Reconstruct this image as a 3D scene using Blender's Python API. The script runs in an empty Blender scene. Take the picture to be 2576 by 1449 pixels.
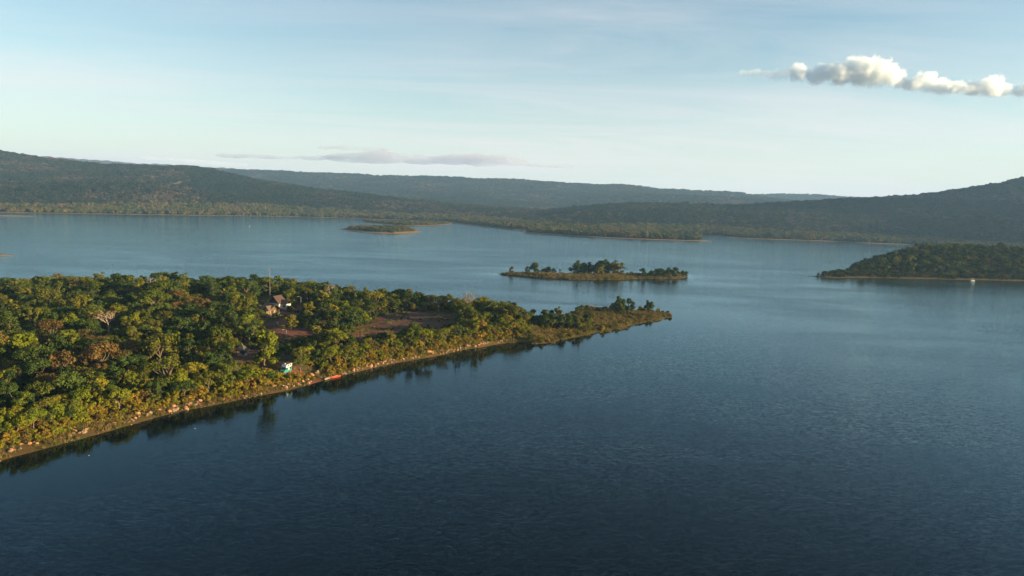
import bpy, bmesh, math, random
import numpy as np
from mathutils import Vector, Matrix, Quaternion, noise as mnoise

R = math.radians
SC = bpy.context.scene
COL = SC.collection
rng = np.random.default_rng(11)
random.seed(11)

# ------------------------------------------------------------------ camera, sky, sun, exposure
CAM_Z, PITCH, ROLL, FPX = 60.0, R(6.96), R(2.0), 1717.0      # photo measured on a 2576 x 1449 grid
cam_d = bpy.data.cameras.new('camera')
cam = bpy.data.objects.new('camera', cam_d)
COL.objects.link(cam)
cam_d.sensor_width = 36.0
cam_d.lens = 24.0
cam_d.clip_start = 1.0
cam_d.clip_end = 60000.0
MCAM = Matrix.Rotation(math.pi / 2 - PITCH, 3, 'X') @ Matrix.Rotation(ROLL, 3, 'Z')
cam.matrix_world = Matrix.Translation((0, 0, CAM_Z)) @ MCAM.to_4x4()
SC.camera = cam
MC = np.array(MCAM)

SUN_EL, SUN_AZ = R(10.0), R(101.0)          # azimuth clockwise from +Y (view direction)
TO_SUN = Vector((math.sin(SUN_AZ) * math.cos(SUN_EL), math.cos(SUN_AZ) * math.cos(SUN_EL), math.sin(SUN_EL)))
sun_d = bpy.data.lights.new('sun', 'SUN')
sun_d.energy = 5.0
sun_d.angle = R(0.55)
sun_d.color = (1.0, 0.745, 0.41)
sun = bpy.data.objects.new('sun', sun_d)
sun.rotation_euler = (-TO_SUN).to_track_quat('-Z', 'Y').to_euler()
sun.location = (300, -100, 400)
COL.objects.link(sun)

world = bpy.data.worlds.new('World')
SC.world = world
world.use_nodes = True
WN, WL = world.node_tree.nodes, world.node_tree.links
WN.clear()


def nd(nodes, t, **kw):
    n = nodes.new(t)
    for k, v in kw.items():
        if k == 'ins':
            for kk, vv in v.items():
                n.inputs[kk].default_value = vv
        else:
            setattr(n, k, v)
    return n


def ramp(nodes, stops, interp='LINEAR'):
    n = nodes.new('ShaderNodeValToRGB')
    cr = n.color_ramp
    cr.interpolation = interp
    while len(cr.elements) < len(stops):
        cr.elements.new(0.5)
    for e, (p, c) in zip(cr.elements, stops):
        e.position = p
        e.color = c if len(c) == 4 else (*c, 1)
    return n


sky = nd(WN, 'ShaderNodeTexSky', sky_type='NISHITA', sun_disc=False, sun_elevation=SUN_EL, sun_rotation=SUN_AZ,
         altitude=60.0, air_density=1.0, dust_density=0.3, ozone_density=1.0)
wbg = nd(WN, 'ShaderNodeBackground')
wbg.inputs['Strength'].default_value = 0.060
wout = nd(WN, 'ShaderNodeOutputWorld')
# thin high cirrus: noise laid on a plane far above, seen along the view direction
wtc = nd(WN, 'ShaderNodeTexCoord')
wsep = nd(WN, 'ShaderNodeSeparateXYZ')
WL.new(wtc.outputs['Generated'], wsep.inputs[0])
wz = nd(WN, 'ShaderNodeMath', operation='MAXIMUM')
wz.inputs[1].default_value = 0.03
WL.new(wsep.outputs['Z'], wz.inputs[0])
wz2 = nd(WN, 'ShaderNodeMath', operation='ADD')
wz2.inputs[1].default_value = 0.06
WL.new(wz.outputs[0], wz2.inputs[0])
wdx = nd(WN, 'ShaderNodeMath', operation='DIVIDE')
wdy = nd(WN, 'ShaderNodeMath', operation='DIVIDE')
WL.new(wsep.outputs['X'], wdx.inputs[0]); WL.new(wz2.outputs[0], wdx.inputs[1])
WL.new(wsep.outputs['Y'], wdy.inputs[0]); WL.new(wz2.outputs[0], wdy.inputs[1])
wcomb = nd(WN, 'ShaderNodeCombineXYZ')
WL.new(wdx.outputs[0], wcomb.inputs[0]); WL.new(wdy.outputs[0], wcomb.inputs[1])
wmap = nd(WN, 'ShaderNodeMapping')
wmap.inputs['Rotation'].default_value = (0, 0, R(-36))
wmap.inputs['Scale'].default_value = (0.34, 0.95, 1)
wmap.inputs['Location'].default_value = (-7, 9, 3)
WL.new(wcomb.outputs[0], wmap.inputs[0])
wn1 = nd(WN, 'ShaderNodeTexNoise', ins={'Scale': 1.0, 'Detail': 7.0, 'Roughness': 0.62, 'Distortion': 0.9})
WL.new(wmap.outputs[0], wn1.inputs['Vector'])
wn2 = nd(WN, 'ShaderNodeTexNoise', ins={'Scale': 0.22, 'Detail': 2.0, 'Roughness': 0.5})
wmap2 = nd(WN, 'ShaderNodeMapping')
wmap2.inputs['Location'].default_value = (0.0, 0.0, 0)
WL.new(wcomb.outputs[0], wmap2.inputs[0])
WL.new(wmap2.outputs[0], wn2.inputs['Vector'])
wr1 = ramp(WN, [(0.36, (0, 0, 0)), (0.74, (1, 1, 1))])
WL.new(wn1.outputs['Fac'], wr1.inputs[0])
wr2 = ramp(WN, [(0.34, (0.15, 0.15, 0.15)), (0.60, (1, 1, 1))])
WL.new(wn2.outputs['Fac'], wr2.inputs[0])
wmul = nd(WN, 'ShaderNodeMath', operation='MULTIPLY')
WL.new(wr1.outputs[0], wmul.inputs[0]); WL.new(wr2.outputs[0], wmul.inputs[1])
wmul2 = nd(WN, 'ShaderNodeMath', operation='MULTIPLY')
wmul2.inputs[1].default_value = 0.48
WL.new(wmul.outputs[0], wmul2.inputs[0])
wtint = nd(WN, 'ShaderNodeMix', data_type='RGBA', blend_type='MULTIPLY')
wtint.inputs[0].default_value = 1.0
wtint.inputs[7].default_value = (0.80, 1.0, 1.02, 1)
whs = nd(WN, 'ShaderNodeHueSaturation', ins={'Saturation': 1.12})
WL.new(sky.outputs[0], whs.inputs['Color'])
WL.new(whs.outputs[0], wtint.inputs[6])
wmix = nd(WN, 'ShaderNodeMix', data_type='RGBA')
wmix.inputs[7].default_value = (5.15, 4.75, 4.7, 1)
# pale veil of air low in the sky
wv1 = nd(WN, 'ShaderNodeMath', operation='MULTIPLY'); wv1.inputs[1].default_value = -8.5
WL.new(wz.outputs[0], wv1.inputs[0])
wv2 = nd(WN, 'ShaderNodeMath', operation='EXPONENT'); WL.new(wv1.outputs[0], wv2.inputs[0])
wv3 = nd(WN, 'ShaderNodeMath', operation='MULTIPLY_ADD', use_clamp=True); wv3.inputs[1].default_value = 0.97
WL.new(wv2.outputs[0], wv3.inputs[0]); WL.new(wmul2.outputs[0], wv3.inputs[2])
WL.new(wv3.outputs[0], wmix.inputs[0])
WL.new(wtint.outputs[2], wmix.inputs[6])
WL.new(wmix.outputs[2], wbg.inputs['Color'])
WL.new(wbg.outputs[0], wout.inputs[0])

SC.view_settings.view_transform = 'Standard'
SC.view_settings.look = 'None'
SC.view_settings.exposure = 1.7
SC.view_settings.gamma = 1.0
SC.view_settings.use_curve_mapping = False
SC.render.engine = 'CYCLES'
CY = SC.cycles
CY.use_denoising = True
CY.denoiser = 'OPENIMAGEDENOISE'
CY.max_bounces = 6
CY.diffuse_bounces = 2
CY.glossy_bounces = 2
CY.transmission_bounces = 2
CY.transparent_max_bounces = 8
CY.volume_bounces = 5
CY.volume_max_steps = 256
CY.use_adaptive_sampling = True
CY.adaptive_threshold = 0.015
CY.sample_clamp_indirect = 4.0


# ------------------------------------------------------------------ measuring: photo grid <-> place
def ray(u, v):
    d = MC @ np.array([(u - 1288.0) / FPX, -(v - 724.5) / FPX, -1.0])
    return d


def P(u, v, z=0.0):
    """point of the place at height z that the photo shows at (u, v)"""
    d = ray(u, v)
    t = (z - CAM_Z) / d[2]
    return np.array([d[0] * t, d[1] * t, z])


def Pd(u, v, D):
    """point at forward distance D that the photo shows at (u, v)"""
    d = ray(u, v)
    t = D / d[1]
    return np.array([d[0] * t, D, CAM_Z + d[2] * t])


def pix(p):
    q = (np.atleast_2d(p) - np.array([0, 0, CAM_Z])) @ MC
    return np.stack([1288.0 + FPX * q[:, 0] / -q[:, 2], 724.5 - FPX * q[:, 1] / -q[:, 2]], 1)


def poly_in(poly, pts):
    poly = np.asarray(poly, float); pts = np.asarray(pts, float)
    x, y = pts[:, 0], pts[:, 1]
    ins = np.zeros(len(pts), bool)
    n = len(poly)
    for i in range(n):
        x0, y0 = poly[i, 0], poly[i, 1]
        x1, y1 = poly[(i + 1) % n, 0], poly[(i + 1) % n, 1]
        c = (y0 > y) != (y1 > y)
        if y1 != y0:
            ins ^= c & (x < (x1 - x0) * (y - y0) / (y1 - y0) + x0)
    return ins


def line_dist(line, pts, closed=False, vals=None):
    line = np.asarray(line, float); pts = np.asarray(pts, float)
    best = np.full(len(pts), 1e18)
    val = np.zeros(len(pts))
    n = len(line)
    for i in range(n if closed else n - 1):
        a, b = line[i, :2], line[(i + 1) % n, :2]
        ab = b - a
        L = max(ab @ ab, 1e-9)
        t = np.clip(((pts[:, :2] - a) @ ab) / L, 0, 1)
        d = np.hypot(pts[:, 0] - a[0] - t * ab[0], pts[:, 1] - a[1] - t * ab[1])
        m = d < best
        best[m] = d[m]
        if vals is not None:
            vv = vals[i] + t * (vals[(i + 1) % n] - vals[i])
            val[m] = vv[m]
    return (best, val) if vals is not None else best


def sdist(poly, pts):
    d = line_dist(poly, pts, closed=True)
    return np.where(poly_in(poly, pts), d, -d)


def hash2(ix, iy, s):
    h = np.sin(ix * 127.1 + iy * 311.7 + s * 74.7) * 43758.5453
    return h - np.floor(h)


def vnoise(x, y, s=0):
    ix, iy = np.floor(x), np.floor(y)
    fx, fy = x - ix, y - iy
    fx = fx * fx * (3 - 2 * fx); fy = fy * fy * (3 - 2 * fy)
    a, b = hash2(ix, iy, s), hash2(ix + 1, iy, s)
    c, d = hash2(ix, iy + 1, s), hash2(ix + 1, iy + 1, s)
    return (a + (b - a) * fx) * (1 - fy) + (c + (d - c) * fx) * fy


def fbm(x, y, oct=4, s=0):
    v = np.zeros_like(np.asarray(x, float)); a = 0.5
    for o in range(oct):
        v = v + a * (vnoise(x * 2 ** o, y * 2 ** o, s + o * 7) - 0.5)
        a *= 0.5
    return v * 2


def sstep(a, b, x):
    t = np.clip((x - a) / (b - a), 0, 1)
    return t * t * (3 - 2 * t)


# ------------------------------------------------------------------ scene tree helpers
def tag(o, label=None, cat=None, group=None, kind=None):
    if label: o['label'] = label
    if cat: o['category'] = cat
    if group: o['group'] = group
    if kind: o['kind'] = kind
    return o


def mesh_obj(name, verts, faces, mat=None, parent=None, smooth=False):
    me = bpy.data.meshes.new(name)
    me.from_pydata([tuple(map(float, v)) for v in verts], [], [tuple(int(i) for i in f) for f in faces])
    if mat:
        for m in (mat if isinstance(mat, (list, tuple)) else [mat]):
            me.materials.append(m)
    if smooth:
        me.shade_smooth()
    o = bpy.data.objects.new(name, me)
    COL.objects.link(o)
    if parent:
        o.parent = parent
    return o


def empty(name, loc=(0, 0, 0), rz=0.0, link=True):
    o = bpy.data.objects.new(name, None)
    o.empty_display_size = 0.3
    o.location = loc
    o.rotation_euler = (0, 0, rz)
    if link:
        COL.objects.link(o)
    return o


class MB:
    """collects simple shapes into one mesh"""
    def __init__(s):
        s.v, s.f = [], []

    def add(s, vs, fs):
        b = len(s.v)
        s.v += [tuple(v) for v in vs]
        s.f += [tuple(i + b for i in f) for f in fs]
        return s

    def box(s, c, d, rz=0.0, taper=1.0):
        cx, cy, cz = c; dx, dy, dz = d[0] / 2, d[1] / 2, d[2] / 2
        vs = []
        for z, k in ((-dz, 1.0), (dz, taper)):
            for x, y in ((-dx, -dy), (dx, -dy), (dx, dy), (-dx, dy)):
                X, Y = x * k, y * k
                vs.append((cx + X * math.cos(rz) - Y * math.sin(rz), cy + X * math.sin(rz) + Y * math.cos(rz), cz + z))
        return s.add(vs, [(3, 2, 1, 0), (4, 5, 6, 7), (0, 1, 5, 4), (1, 2, 6, 5), (2, 3, 7, 6), (3, 0, 4, 7)])

    def tube(s, pts, rad, n=6, caps=True):
        pts = [Vector(p) for p in pts]
        rings = []
        for i, p in enumerate(pts):
            d = (pts[min(i + 1, len(pts) - 1)] - pts[max(i - 1, 0)]).normalized()
            up = Vector((0, 0, 1)) if abs(d.z) < 0.9 else Vector((1, 0, 0))
            a = d.cross(up).normalized(); b = d.cross(a).normalized()
            r = rad[i] if hasattr(rad, '__len__') else rad
            rings.append([p + (a * math.cos(2 * math.pi * k / n) + b * math.sin(2 * math.pi * k / n)) * r for k in range(n)])
        vs = [v for r_ in rings for v in r_]
        fs = []
        for i in range(len(rings) - 1):
            for k in range(n):
                fs.append((i * n + k, i * n + (k + 1) % n, (i + 1) * n + (k + 1) % n, (i + 1) * n + k))
        if caps:
            fs.append(tuple(range(n))[::-1]); fs.append(tuple((len(rings) - 1) * n + k for k in range(n)))
        return s.add(vs, fs)

    def prism(s, prof, y0, y1):
        """profile in x,z extruded along y"""
        n = len(prof)
        vs = [(x, y0, z) for x, z in prof] + [(x, y1, z) for x, z in prof]
        fs = [tuple(range(n)), tuple(range(2 * n - 1, n - 1, -1))]
        for i in range(n):
            j = (i + 1) % n
            fs.append((j, i, n + i, n + j))
        return s.add(vs, fs)

    def build(s, name, mat, parent=None, smooth=False):
        return mesh_obj(name, s.v, s.f, mat, parent, smooth)


# ------------------------------------------------------------------ materials
def new_mat(name):
    m = bpy.data.materials.new(name)
    m.use_nodes = True
    m.node_tree.nodes.clear()
    return m, m.node_tree.nodes, m.node_tree.links


def plain(name, col, rough=0.7, metal=0.0, var=0.18, scale=3.0, bump=0.0, spec=0.3):
    m, N, L = new_mat(name)
    out = nd(N, 'ShaderNodeOutputMaterial'); b = nd(N, 'ShaderNodeBsdfPrincipled')
    b.inputs['Roughness'].default_value = rough
    b.inputs['Metallic'].default_value = metal
    b.inputs['Specular IOR Level'].default_value = spec
    tc = nd(N, 'ShaderNodeTexCoord')
    nz = nd(N, 'ShaderNodeTexNoise', ins={'Scale': scale, 'Detail': 5.0, 'Roughness': 0.65})
    L.new(tc.outputs['Object'], nz.inputs['Vector'])
    c = np.array(col)
    r = ramp(N, [(0.3, tuple(c * (1 - var))), (0.7, tuple(np.minimum(c * (1 + var), 1)))])
    L.new(nz.outputs['Fac'], r.inputs[0])
    L.new(r.outputs[0], b.inputs['Base Color'])
    if bump:
        bp = nd(N, 'ShaderNodeBump', ins={'Strength': bump, 'Distance': 0.05})
        L.new(nz.outputs['Fac'], bp.inputs['Height']); L.new(bp.outputs[0], b.inputs['Normal'])
    L.new(b.outputs[0], out.inputs[0])
    return m


def leaf_mat(name, cols, trans=0.35, isl=0.35, loc_noise=None):
    """foliage: colour differs from plant to plant and from leaf spray to leaf spray"""
    m, N, L = new_mat(name)
    out = nd(N, 'ShaderNodeOutputMaterial')
    oi = nd(N, 'ShaderNodeObjectInfo')
    n = len(cols)
    rp = ramp(N, [(i / (n - 1), c) for i, c in enumerate(cols)])
    if loc_noise:
        nz = nd(N, 'ShaderNodeTexNoise', ins={'Scale': loc_noise, 'Detail': 4.0, 'Roughness': 0.6})
        L.new(oi.outputs['Location'], nz.inputs['Vector'])
        k = nd(N, 'ShaderNodeMath', operation='MULTIPLY_ADD'); k.inputs[1].default_value = 2.3; k.inputs[2].default_value = -0.95
        L.new(nz.outputs['Fac'], k.inputs[0])
        k2 = nd(N, 'ShaderNodeMath', operation='MULTIPLY_ADD'); k2.inputs[1].default_value = 0.62
        L.new(oi.outputs['Random'], k2.inputs[0]); L.new(k.outputs[0], k2.inputs[2])
        L.new(k2.outputs[0], rp.inputs[0])
    else:
        L.new(oi.outputs['Random'], rp.inputs[0])
    geo = nd(N, 'ShaderNodeNewGeometry')
    mr = nd(N, 'ShaderNodeMapRange', ins={'To Min': 1 - isl, 'To Max': 1 + isl})
    L.new(geo.outputs['Random Per Island'], mr.inputs['Value'])
    hsv = nd(N, 'ShaderNodeHueSaturation')
    L.new(mr.outputs[0], hsv.inputs['Value'])
    L.new(rp.outputs[0], hsv.inputs['Color'])
    df = nd(N, 'ShaderNodeBsdfPrincipled', ins={'Roughness': 0.75, 'Specular IOR Level': 0.12})
    tr = nd(N, 'ShaderNodeBsdfTranslucent')
    mx = nd(N, 'ShaderNodeMixShader'); mx.inputs[0].default_value = trans
    L.new(hsv.outputs[0], df.inputs['Base Color']); L.new(hsv.outputs[0], tr.inputs['Color'])
    L.new(df.outputs[0], mx.inputs[1]); L.new(tr.outputs[0], mx.inputs[2])
    L.new(mx.outputs[0], out.inputs[0])
    return m


def ground_mat(name, stops, scale=0.08, scale2=1.2, bump=0.4):
    m, N, L = new_mat(name)
    out = nd(N, 'ShaderNodeOutputMaterial'); b = nd(N, 'ShaderNodeBsdfPrincipled', ins={'Roughness': 0.95, 'Specular IOR Level': 0.1})
    tc = nd(N, 'ShaderNodeTexCoord')
    n1 = nd(N, 'ShaderNodeTexNoise', ins={'Scale': scale, 'Detail': 6.0, 'Roughness': 0.65})
    n2 = nd(N, 'ShaderNodeTexNoise', ins={'Scale': scale2, 'Detail': 5.0, 'Roughness': 0.7})
    L.new(tc.outputs['Object'], n1.inputs['Vector']); L.new(tc.outputs['Object'], n2.inputs['Vector'])
    mxx = nd(N, 'ShaderNodeMix', data_type='FLOAT'); mxx.inputs[0].default_value = 0.4
    L.new(n1.outputs['Fac'], mxx.inputs[2]); L.new(n2.outputs['Fac'], mxx.inputs[3])
    rp = ramp(N, stops)
    L.new(mxx.outputs[0], rp.inputs[0]); L.new(rp.outputs[0], b.inputs['Base Color'])
    bp = nd(N, 'ShaderNodeBump', ins={'Strength': bump, 'Distance': 0.25})
    L.new(n2.outputs['Fac'], bp.inputs['Height']); L.new(bp.outputs[0], b.inputs['Normal'])
    L.new(b.outputs[0], out.inputs[0])
    return m


def water_mat():
    m, N, L = new_mat('lake_water')
    out = nd(N, 'ShaderNodeOutputMaterial')
    deep = nd(N, 'ShaderNodeBsdfDiffuse', ins={'Color': (0.002, 0.0035, 0.004, 1)})
    gl = nd(N, 'ShaderNodeBsdfGlossy', ins={'Color': (0.62, 0.86, 1.0, 1), 'Roughness': 0.05})
    fr = nd(N, 'ShaderNodeFresnel', ins={'IOR': 1.25})
    b = nd(N, 'ShaderNodeMixShader')
    L.new(fr.outputs[0], b.inputs[0]); L.new(deep.outputs[0], b.inputs[1]); L.new(gl.outputs[0], b.inputs[2])
    tc = nd(N, 'ShaderNodeTexCoord')

    def field(rot, scl, nscale, detail, amp_x, amp_y):
        mp = nd(N, 'ShaderNodeMapping')
        mp.inputs['Rotation'].default_value = (0, 0, R(rot))
        mp.inputs['Scale'].default_value = scl
        L.new(tc.outputs['Object'], mp.inputs[0])
        nz = nd(N, 'ShaderNodeTexNoise', ins={'Scale': nscale, 'Detail': detail, 'Roughness': 0.6, 'Distortion': 0.35})
        L.new(mp.outputs[0], nz.inputs['Vector'])
        sub = nd(N, 'ShaderNodeVectorMath', operation='SUBTRACT'); sub.inputs[1].default_value = (0.5, 0.5, 0.5)
        L.new(nz.outputs['Color'], sub.inputs[0])
        mu = nd(N, 'ShaderNodeVectorMath', operation='MULTIPLY'); mu.inputs[1].default_value = (amp_x, amp_y, 0)
        L.new(sub.outputs[0], mu.inputs[0])
        return mu.outputs[0]
    f1 = field(-9, (0.13, 1.0, 1.0), 7.0, 2.0, 0.24, 0.66)
    f2 = field(6, (0.16, 1.0, 1.0), 1.9, 2.0, 0.06, 0.13)
    ad = nd(N, 'ShaderNodeVectorMath', operation='ADD')
    L.new(f1, ad.inputs[0]); L.new(f2, ad.inputs[1])
    # wind streaks and calmer lanes
    mp = nd(N, 'ShaderNodeMapping'); mp.inputs['Scale'].default_value = (0.006, 0.017, 1); mp.inputs['Rotation'].default_value = (0, 0, R(-8))
    L.new(tc.outputs['Object'], mp.inputs[0])
    nz = nd(N, 'ShaderNodeTexNoise', ins={'Scale': 1.0, 'Detail': 5.0, 'Roughness': 0.6, 'Distortion': 0.6})
    L.new(mp.outputs[0], nz.inputs['Vector'])
    mr0 = nd(N, 'ShaderNodeMapRange', ins={'From Min': 0.37, 'From Max': 0.60, 'To Min': 0.5, 'To Max': 1.1})
    L.new(nz.outputs['Fac'], mr0.inputs['Value'])
    at = nd(N, 'ShaderNodeAttribute', attribute_name='lee')          # sheltered water close to the wooded bank
    ml = nd(N, 'ShaderNodeMapRange', ins={'To Min': 1.0, 'To Max': 0.13})
    L.new(at.outputs['Fac'], ml.inputs['Value'])
    mr = nd(N, 'ShaderNodeMath', operation='MULTIPLY')
    L.new(mr0.outputs[0], mr.inputs[0]); L.new(ml.outputs[0], mr.inputs[1])
    sc = nd(N, 'ShaderNodeVectorMath', operation='SCALE')
    L.new(ad.outputs[0], sc.inputs[0]); L.new(mr.outputs[0], sc.inputs['Scale'])
    a2 = nd(N, 'ShaderNodeVectorMath', operation='ADD'); a2.inputs[1].default_value = (0, 0, 1)
    L.new(sc.outputs[0], a2.inputs[0])
    nm = nd(N, 'ShaderNodeVectorMath', operation='NORMALIZE')
    L.new(a2.outputs[0], nm.inputs[0])
    for s_ in (deep, gl, fr):
        L.new(nm.outputs[0], s_.inputs['Normal'])
    L.new(b.outputs[0], out.inputs[0])
    return m


M = {}
M['water'] = water_mat()
M['forest_floor'] = ground_mat('forest_floor', [(0.3, (0.035, 0.03, 0.014)), (0.5, (0.07, 0.05, 0.022)), (0.7, (0.10, 0.065, 0.03))])
M['shore'] = ground_mat('shore_earth', [(0.34, (0.035, 0.042, 0.009)), (0.48, (0.065, 0.055, 0.015)), (0.6, (0.115, 0.062, 0.024)), (0.75, (0.17, 0.08, 0.036))], 0.15, 1.6)
M['red_soil'] = ground_mat('red_laterite', [(0.32, (0.075, 0.05, 0.028)), (0.45, (0.11, 0.048, 0.032)), (0.58, (0.17, 0.062, 0.036)), (0.75, (0.22, 0.085, 0.05))], 0.25, 1.8)
M['shaded_field_soil'] = ground_mat('shaded_field_soil', [(0.34, (0.05, 0.042, 0.02)), (0.46, (0.075, 0.043, 0.027)), (0.58, (0.11, 0.050, 0.033)), (0.74, (0.16, 0.072, 0.045))], 0.22, 1.5)  # red soil with grass, the long tree shadows darkened into its colour
M['sand'] = ground_mat('sandy_shore', [(0.3, (0.15, 0.10, 0.05)), (0.6, (0.26, 0.165, 0.08)), (0.8, (0.34, 0.22, 0.115))], 0.06, 0.5)
M['hill'] = ground_mat('hill_ground', [(0.3, (0.04, 0.042, 0.02)), (0.6, (0.09, 0.07, 0.035)), (0.8, (0.14, 0.09, 0.05))], 0.01, 0.08)
M['bark'] = plain('bark', (0.14, 0.10, 0.07), 0.9, var=0.35, scale=6)
M['bark_pale'] = plain('pale_bark', (0.36, 0.28, 0.21), 0.85, var=0.25, scale=5)
M['leaf_dark'] = leaf_mat('leaf_dark', [(0.024, 0.044, 0.008), (0.036, 0.060, 0.010), (0.052, 0.074, 0.011)], trans=0.16)
M['leaf_olive'] = leaf_mat('leaf_olive', [(0.058, 0.078, 0.008), (0.080, 0.092, 0.009), (0.105, 0.098, 0.012)], trans=0.18)
M['leaf_yellow'] = leaf_mat('leaf_yellow', [(0.10, 0.132, 0.008), (0.14, 0.150, 0.009), (0.185, 0.155, 0.012)], trans=0.24)
M['leaf_gold'] = leaf_mat('leaf_gold', [(0.17, 0.15, 0.012), (0.22, 0.16, 0.016), (0.24, 0.145, 0.022)], trans=0.25)  # dry gold foliage, with the sunlit bank's glow added to its colour
M['leaf_rust'] = leaf_mat('leaf_rust', [(0.105, 0.078, 0.022), (0.13, 0.080, 0.024), (0.125, 0.097, 0.024)], trans=0.28)
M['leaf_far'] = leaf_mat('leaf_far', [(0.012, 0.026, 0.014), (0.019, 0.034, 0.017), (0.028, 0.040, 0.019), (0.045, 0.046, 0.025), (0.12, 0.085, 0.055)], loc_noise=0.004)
M['leaf_farshore_lit'] = leaf_mat('leaf_farshore_lit', [(0.042, 0.060, 0.018), (0.075, 0.084, 0.022), (0.11, 0.10, 0.03), (0.16, 0.11, 0.045)], loc_noise=0.01)  # warm sunlight of the far shore mixed into these leaf colours
M['grass'] = leaf_mat('grass', [(0.085, 0.095, 0.018), (0.13, 0.115, 0.028), (0.19, 0.13, 0.045)], trans=0.3)
M['reed'] = leaf_mat('reed', [(0.085, 0.085, 0.018), (0.14, 0.105, 0.028), (0.17, 0.115, 0.042)], trans=0.3)
M['rock'] = plain('shore_rock', (0.29, 0.15, 0.072), 0.9, var=0.35, scale=1.5, bump=0.5)
M['rock2'] = plain('grey_rock', (0.19, 0.125, 0.08), 0.9, var=0.35, scale=1.5, bump=0.5)


# ------------------------------------------------------------------ water
def grid_patch(name, poly, hfun, step, mat, margin=8.0, label=None, cat=None, mats=None):
    """land sheet over the polygon's box; cells far outside the shoreline are dropped"""
    poly = np.asarray(poly)
    x0, y0 = poly[:, 0].min() - margin, poly[:, 1].min() - margin
    x1, y1 = poly[:, 0].max() + margin, poly[:, 1].max() + margin
    nx, ny = int((x1 - x0) / step) + 2, int((y1 - y0) / step) + 2
    X, Y = np.meshgrid(x0 + np.arange(nx) * step, y0 + np.arange(ny) * step)
    pts = np.stack([X.ravel(), Y.ravel()], 1)
    d = sdist(poly, pts)
    z = hfun(pts, d)
    keep = d > -margin
    idx = np.arange(nx * ny).reshape(ny, nx)
    a, b, c, e = idx[:-1, :-1].ravel(), idx[:-1, 1:].ravel(), idx[1:, 1:].ravel(), idx[1:, :-1].ravel()
    ok = keep[a] & keep[b] & keep[c] & keep[e]
    F = np.stack([a, b, c, e], 1)[ok]
    used = np.unique(F)
    remap = np.full(nx * ny, -1); remap[used] = np.arange(len(used))
    V = np.column_stack([pts[used], z[used]])
    o = mesh_obj(name, V, remap[F], mats or mat, smooth=True)
    tag(o, label, cat, kind='structure')
    return o, V, remap[F], d[used]


LX = np.concatenate([[-9000, -3000, -1000, -500], np.arange(-320, 321, 8.0), [500, 1000, 3000, 9000]])
LY = np.concatenate([[-800, -200, 0], np.arange(60, 701, 8.0), [900, 1500, 3000, 9000]])
lx_, ly_ = np.meshgrid(LX, LY)
l_idx = np.arange(lx_.size).reshape(lx_.shape)
lake = mesh_obj('lake', np.column_stack([lx_.ravel(), ly_.ravel(), np.zeros(lx_.size)]),
                np.stack([l_idx[:-1, :-1].ravel(), l_idx[:-1, 1:].ravel(), l_idx[1:, 1:].ravel(), l_idx[1:, :-1].ravel()], 1), M['water'])
tag(lake, 'wide blue wind-rippled lake filling the view up to the far hills', 'water', kind='structure')

# ------------------------------------------------------------------ mainland behind the lake
MAIN_PX = [(-700, 516), (-300, 526), (0, 534), (200, 537.5), (400, 540.5), (600, 543), (740, 545), (800, 547), (900, 549.5), (1000, 553.5),
           (1100, 557.5), (1135, 560), (1172, 565), (1223, 571), (1297, 577.5), (1372, 581), (1335, 582), (1300, 583.2), (1340, 586.5), (1423, 592),
           (1523, 598), (1648, 603.3), (1748, 606.3), (1795, 606.8), (1760, 603), (1723, 598.5), (1693, 590), (1798, 592.8), (1836, 597.5),
           (1934, 602), (2031, 605.2), (2129, 608.5), (2177, 611.5), (2233, 613.5), (2324, 617), (2450, 626), (2576, 636), (2900, 668), (3200, 705)]
main_poly = [P(u, v)[:2] for u, v in MAIN_PX]
main_poly += [(2600, 900), (6000, 2500), (6000, 8300), (-6500, 8300), (-6500, 2300)]
main_poly = np.array(main_poly)
SHORE = main_poly[:len(MAIN_PX)]

RIDGES = []


def ridge(pts, width, drop=12.0, power=1.25):
    w = np.array([Pd(u, v, D) for u, v, D in pts])
    RIDGES.append((w[:, :2], np.maximum(w[:, 2] - drop, 2.0), width, power))


ridge([(-800, 320, 3000), (-400, 350, 2950), (0, 380, 2900), (130, 398, 2900), (260, 414, 2850), (390, 419, 2850), (488, 422, 2800), (569, 435, 2800),
       (650, 453, 2750), (748, 469, 2700), (900, 487, 2700), (1050, 505, 2700), (1250, 520, 2650)], 1150)
ridge([(-200, 462, 2150), (150, 458, 2150), (420, 462, 2200), (600, 474, 2250), (760, 492, 2350), (950, 512, 2400)], 560)
ridge([(250, 418, 5300), (560, 425, 5200), (700, 431, 5200), (850, 437, 5150), (1000, 441, 5100), (1200, 449, 5000), (1300, 453, 5000), (1400, 459, 5000),
       (1500, 465, 4900), (1550, 464, 4900), (1640, 471, 4900), (1740, 479, 4900), (1850, 484, 4900), (1890, 491, 4800)], 1700)
ridge([(1860, 492, 6000), (1960, 487, 6000), (2030, 489, 6000), (2190, 498, 6000), (2350, 512, 6000)], 1300)
ridge([(1400, 505, 4000), (1640, 488, 4000), (1760, 492, 4050), (1900, 500, 4200)], 700)
ridge([(-300, 372, 6900), (100, 391, 6800), (150, 395, 6800), (300, 404, 6800), (450, 412, 6800), (560, 420, 6800), (700, 434, 6700)], 1300)
ridge([(900, 500, 3900), (1050, 492, 3900), (1200, 497, 3850), (1330, 508, 3800), (1450, 520, 3700)], 900)
ridge([(1330, 536, 2350), (1420, 523, 2350), (1520, 514, 2350), (1620, 509, 2350), (1700, 511, 2350), (1850, 518, 2300), (1950, 511, 2300), (2050, 507, 2300),
       (2180, 502, 2300), (2300, 503, 2250), (2500, 505, 2200)], 720)
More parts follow.
